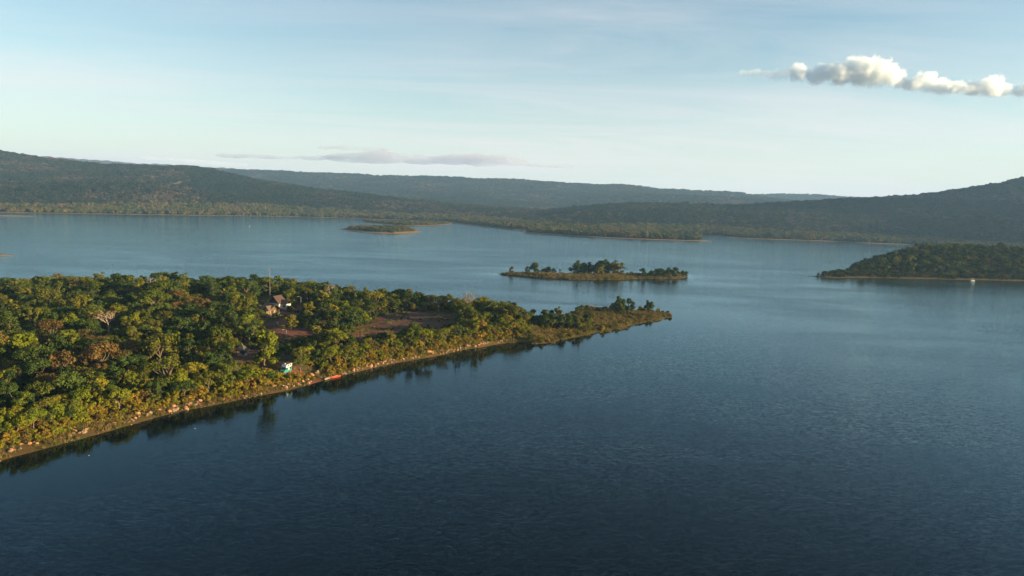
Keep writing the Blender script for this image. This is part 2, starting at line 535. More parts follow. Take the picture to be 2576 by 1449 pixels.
ridge([(2080, 505, 2750), (2180, 499, 2700), (2260, 493, 2700), (2350, 484, 2650), (2450, 469, 2600), (2520, 458, 2600), (2576, 445, 2550), (2700, 405, 2500),
       (2900, 345, 2350), (3300, 265, 2100), (3800, 215, 1800)], 1300)  # out-of-frame end of the crest raised to throw shade over the right-hand hills


def main_h(pts, d):
    h = np.zeros(len(pts))
    for line, z, w, p in RIDGES:
        dist, zz = line_dist(line, pts, vals=z)
        # spurs and gullies: the crest line's reach varies along it
        wob = 1.0 + 0.30 * fbm(pts[:, 0] / 420.0, pts[:, 1] / 420.0, 3, 3)
        s = np.clip(dist / (w * wob), 0, 1)
        hr = zz * (1 - s) ** p
        hr = np.where(s < 0.10, zz * ((1 - s) ** p), hr)
        h = np.maximum(h, hr)
    rough = fbm(pts[:, 0] / 260.0, pts[:, 1] / 260.0, 4, 9)
    crest = np.clip(h / 120.0, 0, 1)
    h = h * (1 + 0.05 * rough) + rough * 10 * crest * (1 - crest) * 2
    base = 0.7 * (1 - np.exp(-np.maximum(d, 0) / 12.0)) + 0.010 * np.clip(d, 0, 700)
    z = base + h * sstep(20, 420, d)
    return np.where(d < 0, np.maximum(d * 0.06, -2.0), z)


th = np.linspace(R(-49), R(49), 560)
rr = np.concatenate([np.arange(1150, 2000, 9.0), np.geomspace(2000, 8200, 190)])
TH, RR = np.meshgrid(th, rr)
mp_pts = np.stack([(RR * np.sin(TH)).ravel(), (RR * np.cos(TH)).ravel()], 1)
mp_d = sdist(main_poly, mp_pts)
mp_z = main_h(mp_pts, mp_d)
nx, ny = len(th), len(rr)
idx = np.arange(nx * ny).reshape(ny, nx)
fa = np.stack([idx[:-1, :-1].ravel(), idx[:-1, 1:].ravel(), idx[1:, 1:].ravel(), idx[1:, :-1].ravel()], 1)
fa = fa[(mp_d[fa] > -14).all(1)]
us = np.unique(fa); rm = np.full(nx * ny, -1); rm[us] = np.arange(len(us))
hills = mesh_obj('hills', np.column_stack([mp_pts[us], mp_z[us]]), rm[fa], [M['hill'], M['sand']], smooth=True)
tag(hills, 'long forested hills and low sandy shore beyond the lake', 'hills', kind='structure')
mi = np.where(mp_d[fa].mean(1) < 16, 1, 0).astype(np.int32)
hills.data.polygons.foreach_set('material_index', mi)


# ------------------------------------------------------------------ scattering (masses nobody could count)
def proto_collection(name, objs):
    c = bpy.data.collections.new(name)
    for o in objs:
        c.objects.link(o)
    return c


def scatter(name, pts, scl, rot, pick, coll, label, cat, tilt=None):
    me = bpy.data.meshes.new(name)
    me.from_pydata([tuple(map(float, p)) for p in pts], [], [])
    n = len(pts)
    a = me.attributes.new('scl', 'FLOAT_VECTOR', 'POINT'); a.data.foreach_set('vector', np.asarray(scl, np.float32).ravel())
    rv = np.zeros((n, 3), np.float32)
    if tilt is not None:
        rv[:, :2] = tilt
    rv[:, 2] = rot
    a = me.attributes.new('rot', 'FLOAT_VECTOR', 'POINT'); a.data.foreach_set('vector', rv.ravel())
    a = me.attributes.new('pick', 'INT', 'POINT'); a.data.foreach_set('value', np.asarray(pick, np.int32))
    o = bpy.data.objects.new(name, me)
    COL.objects.link(o)
    tag(o, label, cat, kind='stuff')
    g = bpy.data.node_groups.new('scatter_' + name, 'GeometryNodeTree')
    g.interface.new_socket('Geometry', in_out='INPUT', socket_type='NodeSocketGeometry')
    g.interface.new_socket('Geometry', in_out='OUTPUT', socket_type='NodeSocketGeometry')
    N, L = g.nodes, g.links
    gi, go = N.new('NodeGroupInput'), N.new('NodeGroupOutput')
    ci = N.new('GeometryNodeCollectionInfo')
    ci.inputs['Collection'].default_value = coll
    ci.inputs['Separate Children'].default_value = True
    ci.inputs['Reset Children'].default_value = True
    ip = N.new('GeometryNodeInstanceOnPoints')
    ip.inputs['Pick Instance'].default_value = True

    def attr(nm, t):
        q = N.new('GeometryNodeInputNamedAttribute'); q.data_type = t; q.inputs['Name'].default_value = nm
        return q.outputs['Attribute']
    L.new(gi.outputs[0], ip.inputs['Points'])
    L.new(ci.outputs[0], ip.inputs['Instance'])
    L.new(attr('pick', 'INT'), ip.inputs['Instance Index'])
    er = N.new('FunctionNodeEulerToRotation')
    L.new(attr('rot', 'FLOAT_VECTOR'), er.inputs[0])
    L.new(er.outputs[0], ip.inputs['Rotation'])
    L.new(attr('scl', 'FLOAT_VECTOR'), ip.inputs['Scale'])
    L.new(ip.outputs[0], go.inputs[0])
    md = o.modifiers.new('scatter', 'NODES'); md.node_group = g
    return o


def leaf_cards(centres, dirs, size, r, elong=1.5, jit=0.7):
    """one small quad per leaf spray, facing roughly outwards"""
    n = len(centres)
    nrm = dirs + r.normal(0, jit, (n, 3))
    nrm /= np.linalg.norm(nrm, axis=1, keepdims=True) + 1e-9
    t = r.normal(0, 1, (n, 3))
    t -= nrm * (t * nrm).sum(1, keepdims=True)
    t /= np.linalg.norm(t, axis=1, keepdims=True) + 1e-9
    b = np.cross(nrm, t)
    s = size * r.uniform(0.6, 1.35, (n, 1))
    a, c = t * s * elong * 0.5, b * s * 0.5
    k = nrm * s * 0.18
    V = np.stack([centres - a, centres - c * 1.0 + k, centres + a, centres + c * 1.0 + k], 1).reshape(-1, 3)
    F = np.arange(4 * n).reshape(n, 4)
    return V, F


def make_proto(name, V, F, mat):
    me = bpy.data.meshes.new(name)
    me.from_pydata(V.tolist(), [], F.tolist())
    me.materials.append(mat)
    return bpy.data.objects.new(name, me)


def far_crown(name, seed, mat, tall=0.95):
    r = np.random.default_rng(seed)
    Vs, Fs, b = [], [], 0
    for k in range(5):
        c = np.array([r.normal(0, 0.20), r.normal(0, 0.20), tall * r.uniform(0.42, 0.72)])
        rad = r.uniform(0.24, 0.36)
        n = 34
        d = r.normal(0, 1, (n, 3)); d[:, 2] = np.abs(d[:, 2]) * 1.1 - 0.35
        d /= np.linalg.norm(d, axis=1, keepdims=True)
        V, F = leaf_cards(c + d * rad * np.array([1, 1, 0.8]) * r.uniform(0.8, 1.05, (n, 1)), d, 0.19, r, 1.3, 0.35)
        Vs.append(V); Fs.append(F + b); b += len(V)
    # solid heart so that a wood is not see-through
    bm = bmesh.new(); bmesh.ops.create_icosphere(bm, subdivisions=1, radius=1.0)
    hv = np.array([v.co[:] for v in bm.verts]); hf = [[v.index for v in f.verts] for f in bm.faces]; bm.free()
    hv = hv * np.array([0.36, 0.36, 0.36]) * r.uniform(0.8, 1.15, (len(hv), 1)) + np.array([0, 0, 0.46 * tall])
    V = np.concatenate(Vs + [hv]); F = np.concatenate(Fs).tolist() + [[i + b for i in f] for f in hf]
    me = bpy.data.meshes.new(name); me.from_pydata(V.tolist(), [], F); me.materials.append(mat)
    return bpy.data.objects.new(name, me)


far_coll = proto_collection('far_crowns', [far_crown('a_far_crown_%d' % i, 40 + i, M['leaf_far']) for i in range(4)])
farshore_coll = proto_collection('farshore_crowns', [far_crown('b_far_crown_%d' % i, 60 + i, M['leaf_farshore_lit']) for i in range(4)])


def sector_points(n, r0, r1, a=44.5):
    q = rng.uniform(0, 1, n)
    rad = np.sqrt(r0 * r0 + q * (r1 * r1 - r0 * r0))
    an = rng.uniform(R(-a), R(a), n)
    return np.stack([rad * np.sin(an), rad * np.cos(an)], 1)


FP = np.concatenate([sector_points(52000, 1350, 2400), sector_points(62000, 2400, 3700), sector_points(95000, 3700, 7200)])
fd = sdist(main_poly, FP)
ok = fd > 13 + 10 * rng.uniform(0, 1, len(FP))
FP, fd = FP[ok], fd[ok]
fz = main_h(FP, fd)
fr = np.hypot(FP[:, 0], FP[:, 1])
size = np.where(fr < 2400, rng.uniform(8, 14.5, len(FP)), np.where(fr < 3700, rng.uniform(10, 16, len(FP)), rng.uniform(15, 24, len(FP))))
big = rng.uniform(0, 1, len(FP)) < 0.02
size = np.where(big, size * 1.25, size)
hh = np.where(fr < 2400, rng.uniform(0.75, 1.2, len(FP)), np.where(fr < 3700, rng.uniform(0.65, 1.0, len(FP)), rng.uniform(0.45, 0.75, len(FP))))
scl = np.column_stack([size, size, size * hh])
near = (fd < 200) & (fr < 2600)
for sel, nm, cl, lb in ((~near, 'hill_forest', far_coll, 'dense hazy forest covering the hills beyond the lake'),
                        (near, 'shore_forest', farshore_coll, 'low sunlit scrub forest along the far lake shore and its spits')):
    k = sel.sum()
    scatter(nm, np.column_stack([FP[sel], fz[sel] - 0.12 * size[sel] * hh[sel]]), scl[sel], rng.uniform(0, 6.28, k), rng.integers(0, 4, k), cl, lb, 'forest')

# ------------------------------------------------------------------ haze: even pale air over the whole place
hz, HN, HL = new_mat('haze_air')
ho = nd(HN, 'ShaderNodeOutputMaterial'); hv = nd(HN, 'ShaderNodeVolumePrincipled')
hv.inputs['Color'].default_value = (0.36, 0.63, 1.0, 1)
hv.inputs['Density'].default_value = 0.000068
hv.inputs['Anisotropy'].default_value = 0.1
HL.new(hv.outputs[0], ho.inputs['Volume'])
haze = MB().box((0, 3900, 223), (21000, 11000, 454)).build('haze', hz)
tag(haze, 'pale even air haze over the lake and hills', 'haze', kind='stuff')


# ------------------------------------------------------------------ clouds
def cloud_mat(name, dens, nscale, lo, hi, step, aniso=0.25, col=(1, 1, 1), blobs=None, base=None, erode=0.9, soft=0.35):
    """cloud air: dense in the heart of each puff, torn by noise towards its rim, flat underneath"""
    m, N, L = new_mat(name)
    out = nd(N, 'ShaderNodeOutputMaterial'); v = nd(N, 'ShaderNodeVolumePrincipled')
    v.inputs['Color'].default_value = (*col, 1)
    v.inputs['Anisotropy'].default_value = aniso
    tc = nd(N, 'ShaderNodeTexCoord')
    nz = nd(N, 'ShaderNodeTexNoise', ins={'Scale': nscale, 'Detail': 5.0, 'Roughness': 0.62})
    L.new(tc.outputs['Object'], nz.inputs['Vector'])
    if blobs is None:
        mr = nd(N, 'ShaderNodeMapRange', ins={'From Min': lo, 'From Max': hi, 'To Min': 0.0, 'To Max': dens})
        L.new(nz.outputs['Fac'], mr.inputs['Value'])
        dn = mr.outputs[0]
    else:
        cur = None
        for (x, y, z, r, sz) in blobs:
            sb = nd(N, 'ShaderNodeVectorMath', operation='SUBTRACT'); sb.inputs[1].default_value = (x, y, z)
            L.new(tc.outputs['Object'], sb.inputs[0])
            ml = nd(N, 'ShaderNodeVectorMath', operation='MULTIPLY'); ml.inputs[1].default_value = (1 / r, 1 / r, 1 / (r * sz))
            L.new(sb.outputs[0], ml.inputs[0])
            ln = nd(N, 'ShaderNodeVectorMath', operation='LENGTH'); L.new(ml.outputs[0], ln.inputs[0])
            if cur is None:
                cur = ln.outputs['Value']
            else:
                mn = nd(N, 'ShaderNodeMath', operation='SMOOTH_MIN'); mn.inputs[2].default_value = 0.15
                L.new(cur, mn.inputs[0]); L.new(ln.outputs['Value'], mn.inputs[1]); cur = mn.outputs[0]
        k1 = nd(N, 'ShaderNodeMath', operation='MULTIPLY_ADD'); k1.inputs[1].default_value = -erode * 2.0; k1.inputs[2].default_value = erode
        L.new(nz.outputs['Fac'], k1.inputs[0])                     # + where the noise is thin
        ad = nd(N, 'ShaderNodeMath', operation='ADD'); L.new(cur, ad.inputs[0]); L.new(k1.outputs[0], ad.inputs[1])
        mr = nd(N, 'ShaderNodeMapRange', ins={'From Min': 1.0, 'From Max': 1.0 - soft, 'To Min': 0.0, 'To Max': dens})
        mr.interpolation_type = 'SMOOTHSTEP'
        L.new(ad.outputs[0], mr.inputs['Value'])
        dn = mr.outputs[0]
        if base is not None:
            sp_ = nd(N, 'ShaderNodeSeparateXYZ'); L.new(tc.outputs['Object'], sp_.inputs[0])
            bz = nd(N, 'ShaderNodeMapRange', ins={'From Min': base, 'From Max': base + 45.0})
            L.new(sp_.outputs['Z'], bz.inputs['Value'])
            mm = nd(N, 'ShaderNodeMath', operation='MULTIPLY'); L.new(dn, mm.inputs[0]); L.new(bz.outputs[0], mm.inputs[1]); dn = mm.outputs[0]
    L.new(dn, v.inputs['Density'])
    L.new(v.outputs[0], out.inputs['Volume'])
    m.cycles.volume_step_rate = step
    return m


def cloud_mesh(name, blobs, mat, voxel, label, group=None, grow=1.0):
    """closed hull round the puffs; the cloud itself is the air inside"""
    bm = bmesh.new()
    for (x, y, z, r, sz) in blobs:
        res = bmesh.ops.create_icosphere(bm, subdivisions=3, radius=1.0)
        for v in res['verts']:
            n = v.co.copy()
            v.co = Vector((x, y, z)) + Vector((n.x * r, n.y * r, n.z * r * sz)) * grow
    me = bpy.data.meshes.new(name)
    bm.to_mesh(me); bm.free()
    o = bpy.data.objects.new(name, me)
    COL.objects.link(o)
    rmod = o.modifiers.new('skin', 'REMESH'); rmod.mode = 'VOXEL'; rmod.voxel_size = voxel
    dg = bpy.context.evaluated_depsgraph_get()
    me2 = bpy.data.meshes.new_from_object(o.evaluated_get(dg))
    o.modifiers.clear()
    o.data = me2
    bpy.data.meshes.remove(me)
    me2.name = name
    me2.materials.clear(); me2.materials.append(mat)
    tag(o, label, 'cloud', group)
    return o


CD = 6500.0


def puff(u, v, rpx, sz=0.8, dy=0.0):
    p = Pd(u, v, CD + dy)
    return (p[0], p[1], p[2], rpx * CD / FPX, sz)


r_ = np.random.default_rng(5)
CGROUP = 'cumulus clouds over the right-hand hill'


def cumulus(name, blobs, base_uv, label, dens=0.02, erode=1.1, soft=0.45, base=True, nscale=0.0105):
    bz = Pd(base_uv[0], base_uv[1], CD)[2] if base else None
    cm_ = cloud_mat('cloud_air', dens, nscale, 0, 1, 0.07, 0.3, (0.92, 0.97, 1.0), blobs, bz, erode, soft)
    return cloud_mesh(name, blobs, cm_, 26.0, label, CGROUP, 1.32)


cumulus('cumulus_cloud', [puff(2010, 183, 26, 0.95), puff(2048, 196, 26, 0.8), puff(2075, 182, 28, 0.95), puff(2112, 186, 38, 0.8), puff(2158, 180, 42, 0.85), puff(2200, 184, 44, 0.85), puff(2240, 194, 36, 0.85),
                          puff(2185, 168, 24, 0.9), puff(2140, 166, 22, 0.9), puff(2220, 172, 24, 0.9), puff(2265, 208, 22, 0.6)],
        (2150, 226), 'largest white cumulus cloud, sunlit on its right-hand side')
cumulus('cumulus_cloud', [puff(2300, 212, 30, 0.6), puff(2325, 203, 28, 0.8), puff(2360, 218, 32, 0.7), puff(2405, 222, 28, 0.7), puff(2450, 224, 28, 0.7), puff(2492, 220, 36, 0.85), puff(2515, 226, 26, 0.8)],
        (2400, 246), 'smaller lumpy white cumulus cloud between the largest cloud and the picture edge')
cumulus('cumulus_cloud', [puff(2565, 230, 20, 0.8), puff(2595, 224, 28, 0.8), puff(2630, 228, 26, 0.8)], (2590, 250), 'white cumulus cloud cut off by the right picture edge')
cumulus('cloud_wisp', [puff(u, 183.5 + 0.02 * (u - 1850), 13 + 11 * (u - 1860) / 120, 0.62) for u in range(1866, 1984, 11)] + [puff(1952, 196, 15, 0.6)], (1900, 200),
        'thin grey wisp trailing off the tip of the largest cumulus cloud', 0.010, 0.9, 0.8, False, 0.011)


def sheet(name, spec, D, mat, label, group=None):
    bl = []
    for (u, v, rpx, sz) in spec:
        p = Pd(u, v, D)
        bl.append((p[0], p[1], p[2], rpx * D / FPX, sz))
    return cloud_mesh(name, bl, mat, 20.0, label, group)


ST = cloud_mat('stratus', 0.0038, 0.0035, 0.36, 0.60, 0.1, 0.2, (0.56, 0.57, 0.66))  # grey of the clouds' shaded side put into the scattering colour
sp = [(u, 401 + (u - 1080) * 0.030 + r_.uniform(-9, 6), r_.uniform(40, 70), r_.uniform(0.13, 0.22)) for u in np.linspace(880, 1290, 22)]
sp += [(u, 405 + (u - 1080) * 0.036 + r_.uniform(-3, 3), r_.uniform(26, 42), 0.10) for u in np.linspace(1260, 1410, 8)]
sheet('stratus_cloud', sp, 9800.0, ST, 'broad flat mauve-grey cloud bank low over the far ridge', 'low grey clouds over the far ridge')
sp = [(u, 394 + (u - 650) * 0.02 + r_.uniform(-2, 2), r_.uniform(24, 36), 0.17) for u in np.linspace(570, 860, 13)]
sheet('stratus_cloud', sp, 9800.0, ST, 'thin grey cloud streak left of the broad low cloud bank', 'low grey clouds over the far ridge')
sp = [(u, 372 + (u - 850) * 0.04 + r_.uniform(-1, 1), r_.uniform(18, 25), 0.22) for u in np.linspace(815, 960, 9)]
sheet('stratus_cloud', sp, 9800.0, ST, 'narrow cloud streak just above the broad low cloud bank', 'low grey clouds over the far ridge')
FG = cloud_mat('ridge_fog', 0.0022, 0.004, 0.34, 0.62, 0.1, 0.2, (0.95, 0.96, 1.0))
sp = [(u, 404 + (u - 460) * 0.072 + r_.uniform(-2, 2), r_.uniform(18, 28), 0.18) for u in np.linspace(380, 600, 11)]
sheet('fog_bank', sp, 9700.0, FG, 'soft white fog bank rolling over the farthest ridge at left', 'low grey clouds over the far ridge')


# ------------------------------------------------------------------ near peninsula
FRONT_PX = [(-420, 1255), (-200, 1212), (0, 1160), (60, 1143), (130, 1125), (200, 1105), (270, 1087), (330, 1070), (400, 1050), (470, 1035), (540, 1020), (600, 1008),
            (660, 995), (720, 980), (770, 968), (830, 953), (870, 941), (930, 926), (1000, 912), (1060, 902), (1120, 890), (1180, 878), (1240, 867),
            (1290, 860), (1320, 861), (1345, 866), (1380, 862), (1405, 856), (1440, 851), (1480, 843), (1500, 838), (1525, 833), (1560, 827), (1585, 818), (1625, 810), (1660, 804), (1692, 797)]
TIP_BACK_PX = [(1678, 789), (1640, 784), (1600, 781), (1560, 779), (1510, 776), (1470, 773)]
BACK_PX = [(1410, 770), (1350, 764), (1300, 755), (1200, 745), (1100, 736), (1000, 725), (900, 717), (850, 706), (800, 700), (700, 692), (600, 692), (400, 690), (200, 692), (0, 694), (-250, 690), (-500, 690)]
front_line = np.array([P(u, v)[:2] for u, v in FRONT_PX])
back_line = np.array([P(u, v, 10.5)[:2] + np.array([0, 6.0]) for u, v in BACK_PX])
pen_poly = np.concatenate([front_line, np.array([P(u, v)[:2] for u, v in TIP_BACK_PX]), back_line])
# small irregularities along the waterline
_pp = []
for i in range(len(pen_poly)):
    a, b = pen_poly[i], pen_poly[(i + 1) % len(pen_poly)]
    L_ = np.linalg.norm(b - a)
    k = max(1, int(L_ / 4.5))
    nrm = np.array([-(b - a)[1], (b - a)[0]]) / max(L_, 1e-6)
    for j in range(k):
        q = a + (b - a) * j / k
        amp = 0.0 if L_ > 200 else 2.2
        _pp.append(q + nrm * amp * (fbm(np.array([q[0] / 13.0]), np.array([q[1] / 13.0]), 3, 5)[0]))
pen_poly = np.array(_pp)
X_POINT = P(1300, 850)[0]
X_POINT2 = P(1420, 850)[0]


def pen_h(pts, d):
    x = pts[:, 0]
    low = sstep(X_POINT, X_POINT2, x)
    left = 1 - sstep(P(700, 985)[0], P(930, 926)[0], x)
    df = line_dist(front_line, pts)
    isf = df < d + 3
    bw = np.where(isf, 1.3 + 3.9 * left, 2.0) * (1 + 0.8 * fbm(x / 16.0, pts[:, 1] / 16.0, 2, 41))
    beach = 0.75 * np.clip(d / bw, 0, 1)
    bank = 2.6 * sstep(bw, bw + 7.5, d)
    plateau = 1.8 * sstep(14, 70, d)
    n = fbm(x / 14.0, pts[:, 1] / 14.0, 4, 21)
    z = beach * (1 - 0.4 * low) + (bank + plateau) * (1 - 0.93 * low) + n * (0.18 + 0.5 * sstep(2, 14, d))
    z = np.where(d > 0, np.maximum(z, 0.04 + 0.04 * np.minimum(d, 5)), z)
    return np.where(d < 0, np.maximum(d * 0.25, -1.2), z)


def pen_z(x, y):
    p = np.array([[x, y]])
    return float(pen_h(p, sdist(pen_poly, p))[0])


pen, pV, pF, pD = grid_patch('peninsula', pen_poly, pen_h, 2.0, None, 6.0, 'low wooded peninsula with a grassy earth shore reaching across the lake', 'land',
                             mats=[M['forest_floor'], M['shore']])
fdist = pD[pF].mean(1)
fcx = pV[pF][:, :, 0].mean(1)
bwf = 8 + 0 * fcx
pen.data.polygons.foreach_set('material_index', np.where((fdist < bwf) | (fcx > X_POINT - 4), 1, 0).astype(np.int32))

# visible open ground in the photo (no crown stands in front of it)
OPEN = {
    'field': [(886, 838), (930, 814), (972, 792), (1008, 782), (1100, 781), (1148, 785), (1152, 806), (1112, 823), (1060, 824), (990, 832), (930, 846), (895, 850)],
    'yard': [(664, 815), (742, 829), (785, 835), (790, 846), (750, 853), (700, 856), (674, 842)],
    'drive': [(703, 826), (707, 800), (722, 790), (746, 795), (740, 828)],
    'upper': [(738, 783), (736, 770), (768, 770), (772, 780)],
    'hutyard': [(618, 876), (652, 874), (656, 900), (622, 901)],
    'leftfield': [(470, 723), (500, 719), (525, 725), (520, 734), (492, 733)],
    'patch': [(800, 814), (835, 806), (852, 812), (840, 824), (812, 825)],
}
BLOCK = {'house': [(646, 748), (672, 744), (712, 744), (718, 775), (710, 806), (660, 806), (650, 790)], 'mast': [(673, 694), (684, 694), (684, 762), (673, 762)],
         'van': [(697, 892), (740, 892), (740, 929), (733, 938), (704, 938), (697, 929)], 'hut': [(590, 864), (625, 864), (628, 906), (588, 906)],
         'lamp': [(748, 744), (762, 744), (762, 778), (748, 778)], 'lamp2': [(768, 729), (780, 729), (780, 748), (768, 748)], 'lamp3': [(710, 824), (732, 824), (732, 852), (710, 852)],
         'sign': [(690, 808), (704, 808), (704, 824), (690, 824)], 'path': [(625, 904), (700, 912), (800, 925), (830, 945), (815, 957), (790, 942), (740, 931), (690, 930), (625, 912)],
         'bare': [(262, 793), (292, 793), (284, 835), (272, 835)]}
OPEN_W = {k: np.array([P(u, v, 4.6)[:2] for u, v in q]) for k, q in OPEN.items()}


def drape(name, poly, mat, label, cat, lift=0.07, step=1.5, ragged=1.2):
    poly = np.asarray(poly)
    x0, y0 = poly.min(0) - 2; x1, y1 = poly.max(0) + 2
    nx, ny = int((x1 - x0) / step) + 2, int((y1 - y0) / step) + 2
    X, Y = np.meshgrid(x0 + np.arange(nx) * step, y0 + np.arange(ny) * step)
    pts = np.stack([X.ravel(), Y.ravel()], 1)
    d = sdist(poly, pts) + ragged * fbm(pts[:, 0] / 4.0, pts[:, 1] / 4.0, 3, 31)
    z = pen_h(pts, sdist(pen_poly, pts)) + np.clip(lift + 0.05 * d, -0.25, lift)
    keep = d > -2.5
    idx = np.arange(nx * ny).reshape(ny, nx)
    F = np.stack([idx[:-1, :-1].ravel(), idx[:-1, 1:].ravel(), idx[1:, 1:].ravel(), idx[1:, :-1].ravel()], 1)
    F = F[keep[F].all(1)]
    us = np.unique(F); rm = np.full(nx * ny, -1); rm[us] = np.arange(len(us))
    o = mesh_obj(name, np.column_stack([pts[us], z[us]]), rm[F], mat, smooth=True)
    return tag(o, label, cat, kind='structure')


def ribbon(line, w):
    line = np.asarray(line); t = np.gradient(line, axis=0)
    t /= np.linalg.norm(t, axis=1, keepdims=True)
    n = np.stack([-t[:, 1], t[:, 0]], 1)
    return np.concatenate([line + n * w / 2, (line - n * w / 2)[::-1]])


def px_line(pl, z=4.6):
    return [P(u, v, z)[:2] for u, v in pl]


drape('field', OPEN_W['field'], M['shaded_field_soil'], 'bare reddish field in the middle of the peninsula', 'field', 0.05)
drape('field', OPEN_W['leftfield'], M['red_soil'], 'small bare orange field behind the left-hand trees', 'field', 0.05)
drape('field', OPEN_W['patch'], M['shaded_field_soil'], 'patch of bare earth between the drive and the reddish field', 'field', 0.05)
drape('yard', OPEN_W['yard'], M['shaded_field_soil'], 'red earth yard in front of the hut with the shingle roof', 'yard', 0.05)
drape('dirt_road', ribbon(px_line([(735, 768), (742, 778), (728, 792), (720, 810), (722, 832), (715, 850)]), 7.0), M['red_soil'], 'red dirt drive running past the lit house', 'road', 0.10)
drape('dirt_road', ribbon(px_line([(668, 822), (700, 825), (742, 831), (800, 838), (880, 840), (960, 832), (1040, 826)]), 5.0), M['red_soil'],
      'red dirt road crossing the drive towards the bare field', 'road', 0.14)
drape('path', ribbon(px_line([(560, 888), (600, 900), (640, 906), (700, 922), (760, 928), (795, 935), (822, 948)], 3.6), 4.5), M['red_soil'],
      'reddish track from the dark hut past the camper van to the water', 'path', 0.08)
drape('yard', OPEN_W['hutyard'], M['shaded_field_soil'], 'shaded purple-brown yard beside the dark hut', 'yard', 0.05)

# ------------------------------------------------------------------ islands
def isl_h(top, bw=6.0):
    def f(pts, d):
        n = fbm(pts[:, 0] / 12.0, pts[:, 1] / 12.0, 3, 4)
        z = 0.5 * np.clip(d / bw, 0, 1) + top * sstep(bw * 0.6, bw * 3.2, d) + 0.25 * n * np.clip(d / 5, 0, 1)
        return np.where(d < 0, np.maximum(d * 0.2, -1.0), np.maximum(z, 0.03))
    return f


def px_poly(pl):
    return np.array([P(u, v)[:2] for u, v in pl])


mid_front = [(1252, 689.5), (1275, 692), (1300, 694), (1345, 698), (1380, 701), (1410, 702), (1440, 704), (1500, 704), (1560, 704), (1600, 702), (1630, 701.5), (1665, 702.5), (1700, 701.5), (1722, 699), (1730, 696)]
mf = px_poly(mid_front)
mid_poly = np.concatenate([mf, [mf[-1] + (-3, 10), mf[-3] + (0, 24), mf[-5] + (0, 28), mf[8] + (0, 34), mf[6] + (0, 34), mf[4] + (0, 30), mf[3] + (0, 24), mf[1] + (0, 9)]])
mid_h = isl_h(1.6, 3.0)
mid_island, *_ = grid_patch('island', mid_poly, mid_h, 2.0, M['shore'], 5.0, 'small low island with scattered dark trees in mid lake', 'island')

rf = px_poly([(2020, 693.5), (2058, 697.5), (2100, 699.5), (2150, 699), (2200, 699), (2260, 700.5), (2300, 701.5), (2350, 702), (2400, 703.5), (2480, 705), (2576, 707), (2700, 711), (2900, 718)])
right_poly = np.concatenate([rf, [rf[-1] + (30, 120), rf[-2] + (10, 170), rf[-4] + (0, 175), rf[-6] + (0, 150), rf[5] + (0, 110), rf[4] + (0, 60), rf[3] + (0, 34), rf[2] + (0, 20), rf[1] + (0, 10)]])


def right_h(pts, d):
    n = fbm(pts[:, 0] / 30.0, pts[:, 1] / 30.0, 3, 14)
    z = 2.0 * np.clip(d / 12.0, 0, 1) + 21 * sstep(10, 85, d) + n * 2.0 * sstep(5, 30, d)
    return np.where(d < 0, np.maximum(d * 0.2, -1.0), np.maximum(z, 0.03))


right_island, rV, rF, rD = grid_patch('island', right_poly, right_h, 4.0, None, 8.0, 'steep wooded island with a bare orange shore', 'island', mats=[M['forest_floor'], M['shore']])
right_island.data.polygons.foreach_set('material_index', np.where(rD[rF].mean(1) < 4, 1, 0).astype(np.int32))

sm_poly = px_poly([(845, 577.5), (880, 581), (920, 584.8), (960, 587.2), (1010, 588.2), (1045, 587), (1063, 583.5), (1052, 579), (1050, 577), (980, 574), (930, 573.5), (900, 574.2), (862, 576)])
small_h = isl_h(3.0, 12.0)
small_island, *_ = grid_patch('island', sm_poly, small_h, 5.0, M['sand'], 10.0, 'far oval island with brown scrub and a pale sandy rim', 'island')
s2_poly = px_poly([(905, 558.6), (925, 560), (948, 562.2), (985, 565.6), (1023, 568), (1085, 568), (1110, 566.3), (1143, 563.8), (1138, 562.3), (1100, 561.8), (1020, 559.2), (930, 557.2)])
second_island, *_ = grid_patch('island', s2_poly, isl_h(1.5, 14.0), 6.0, M['sand'], 12.0, 'long green island behind the oval sandy island', 'island')
sb1, *_ = grid_patch('sandbar', px_poly([(-80, 540.6), (0, 541.2), (60, 542.6), (98, 543.6), (60, 544.2), (0, 543.6), (-80, 542.6)]), isl_h(0.3, 8.0), 4.0, M['sand'], 8.0,
                     'low sandbar just off the far shore at the left edge', 'sandbar')
sb2, *_ = grid_patch('sandbar', px_poly([(-60, 639), (-10, 640), (18, 641.5), (40, 643), (12, 644), (-20, 644), (-60, 643)]), isl_h(0.4, 3.0), 1.5, M['sand'], 4.0,
                     'tiny sandbar tip at the left edge in open water', 'sandbar')

# ------------------------------------------------------------------ tree models
def limb_path(a, b, r, sag=0.12, n=4):
    a, b = Vector(a), Vector(b)
    L = (b - a).length
    return [a.lerp(b, i / n) + Vector((r.normal(0, 1), r.normal(0, 1), 0)) * L * 0.05 * math.sin(math.pi * i / n) + Vector((0, 0, L * sag * math.sin(math.pi * i / n))) for i in range(n + 1)]


_bm = bmesh.new(); bmesh.ops.create_icosphere(_bm, subdivisions=1, radius=1.0)
ICO_V = np.array([v.co[:] for v in _bm.verts]); ICO_F = [tuple(v.index for v in f.verts) for f in _bm.faces]; _bm.free()


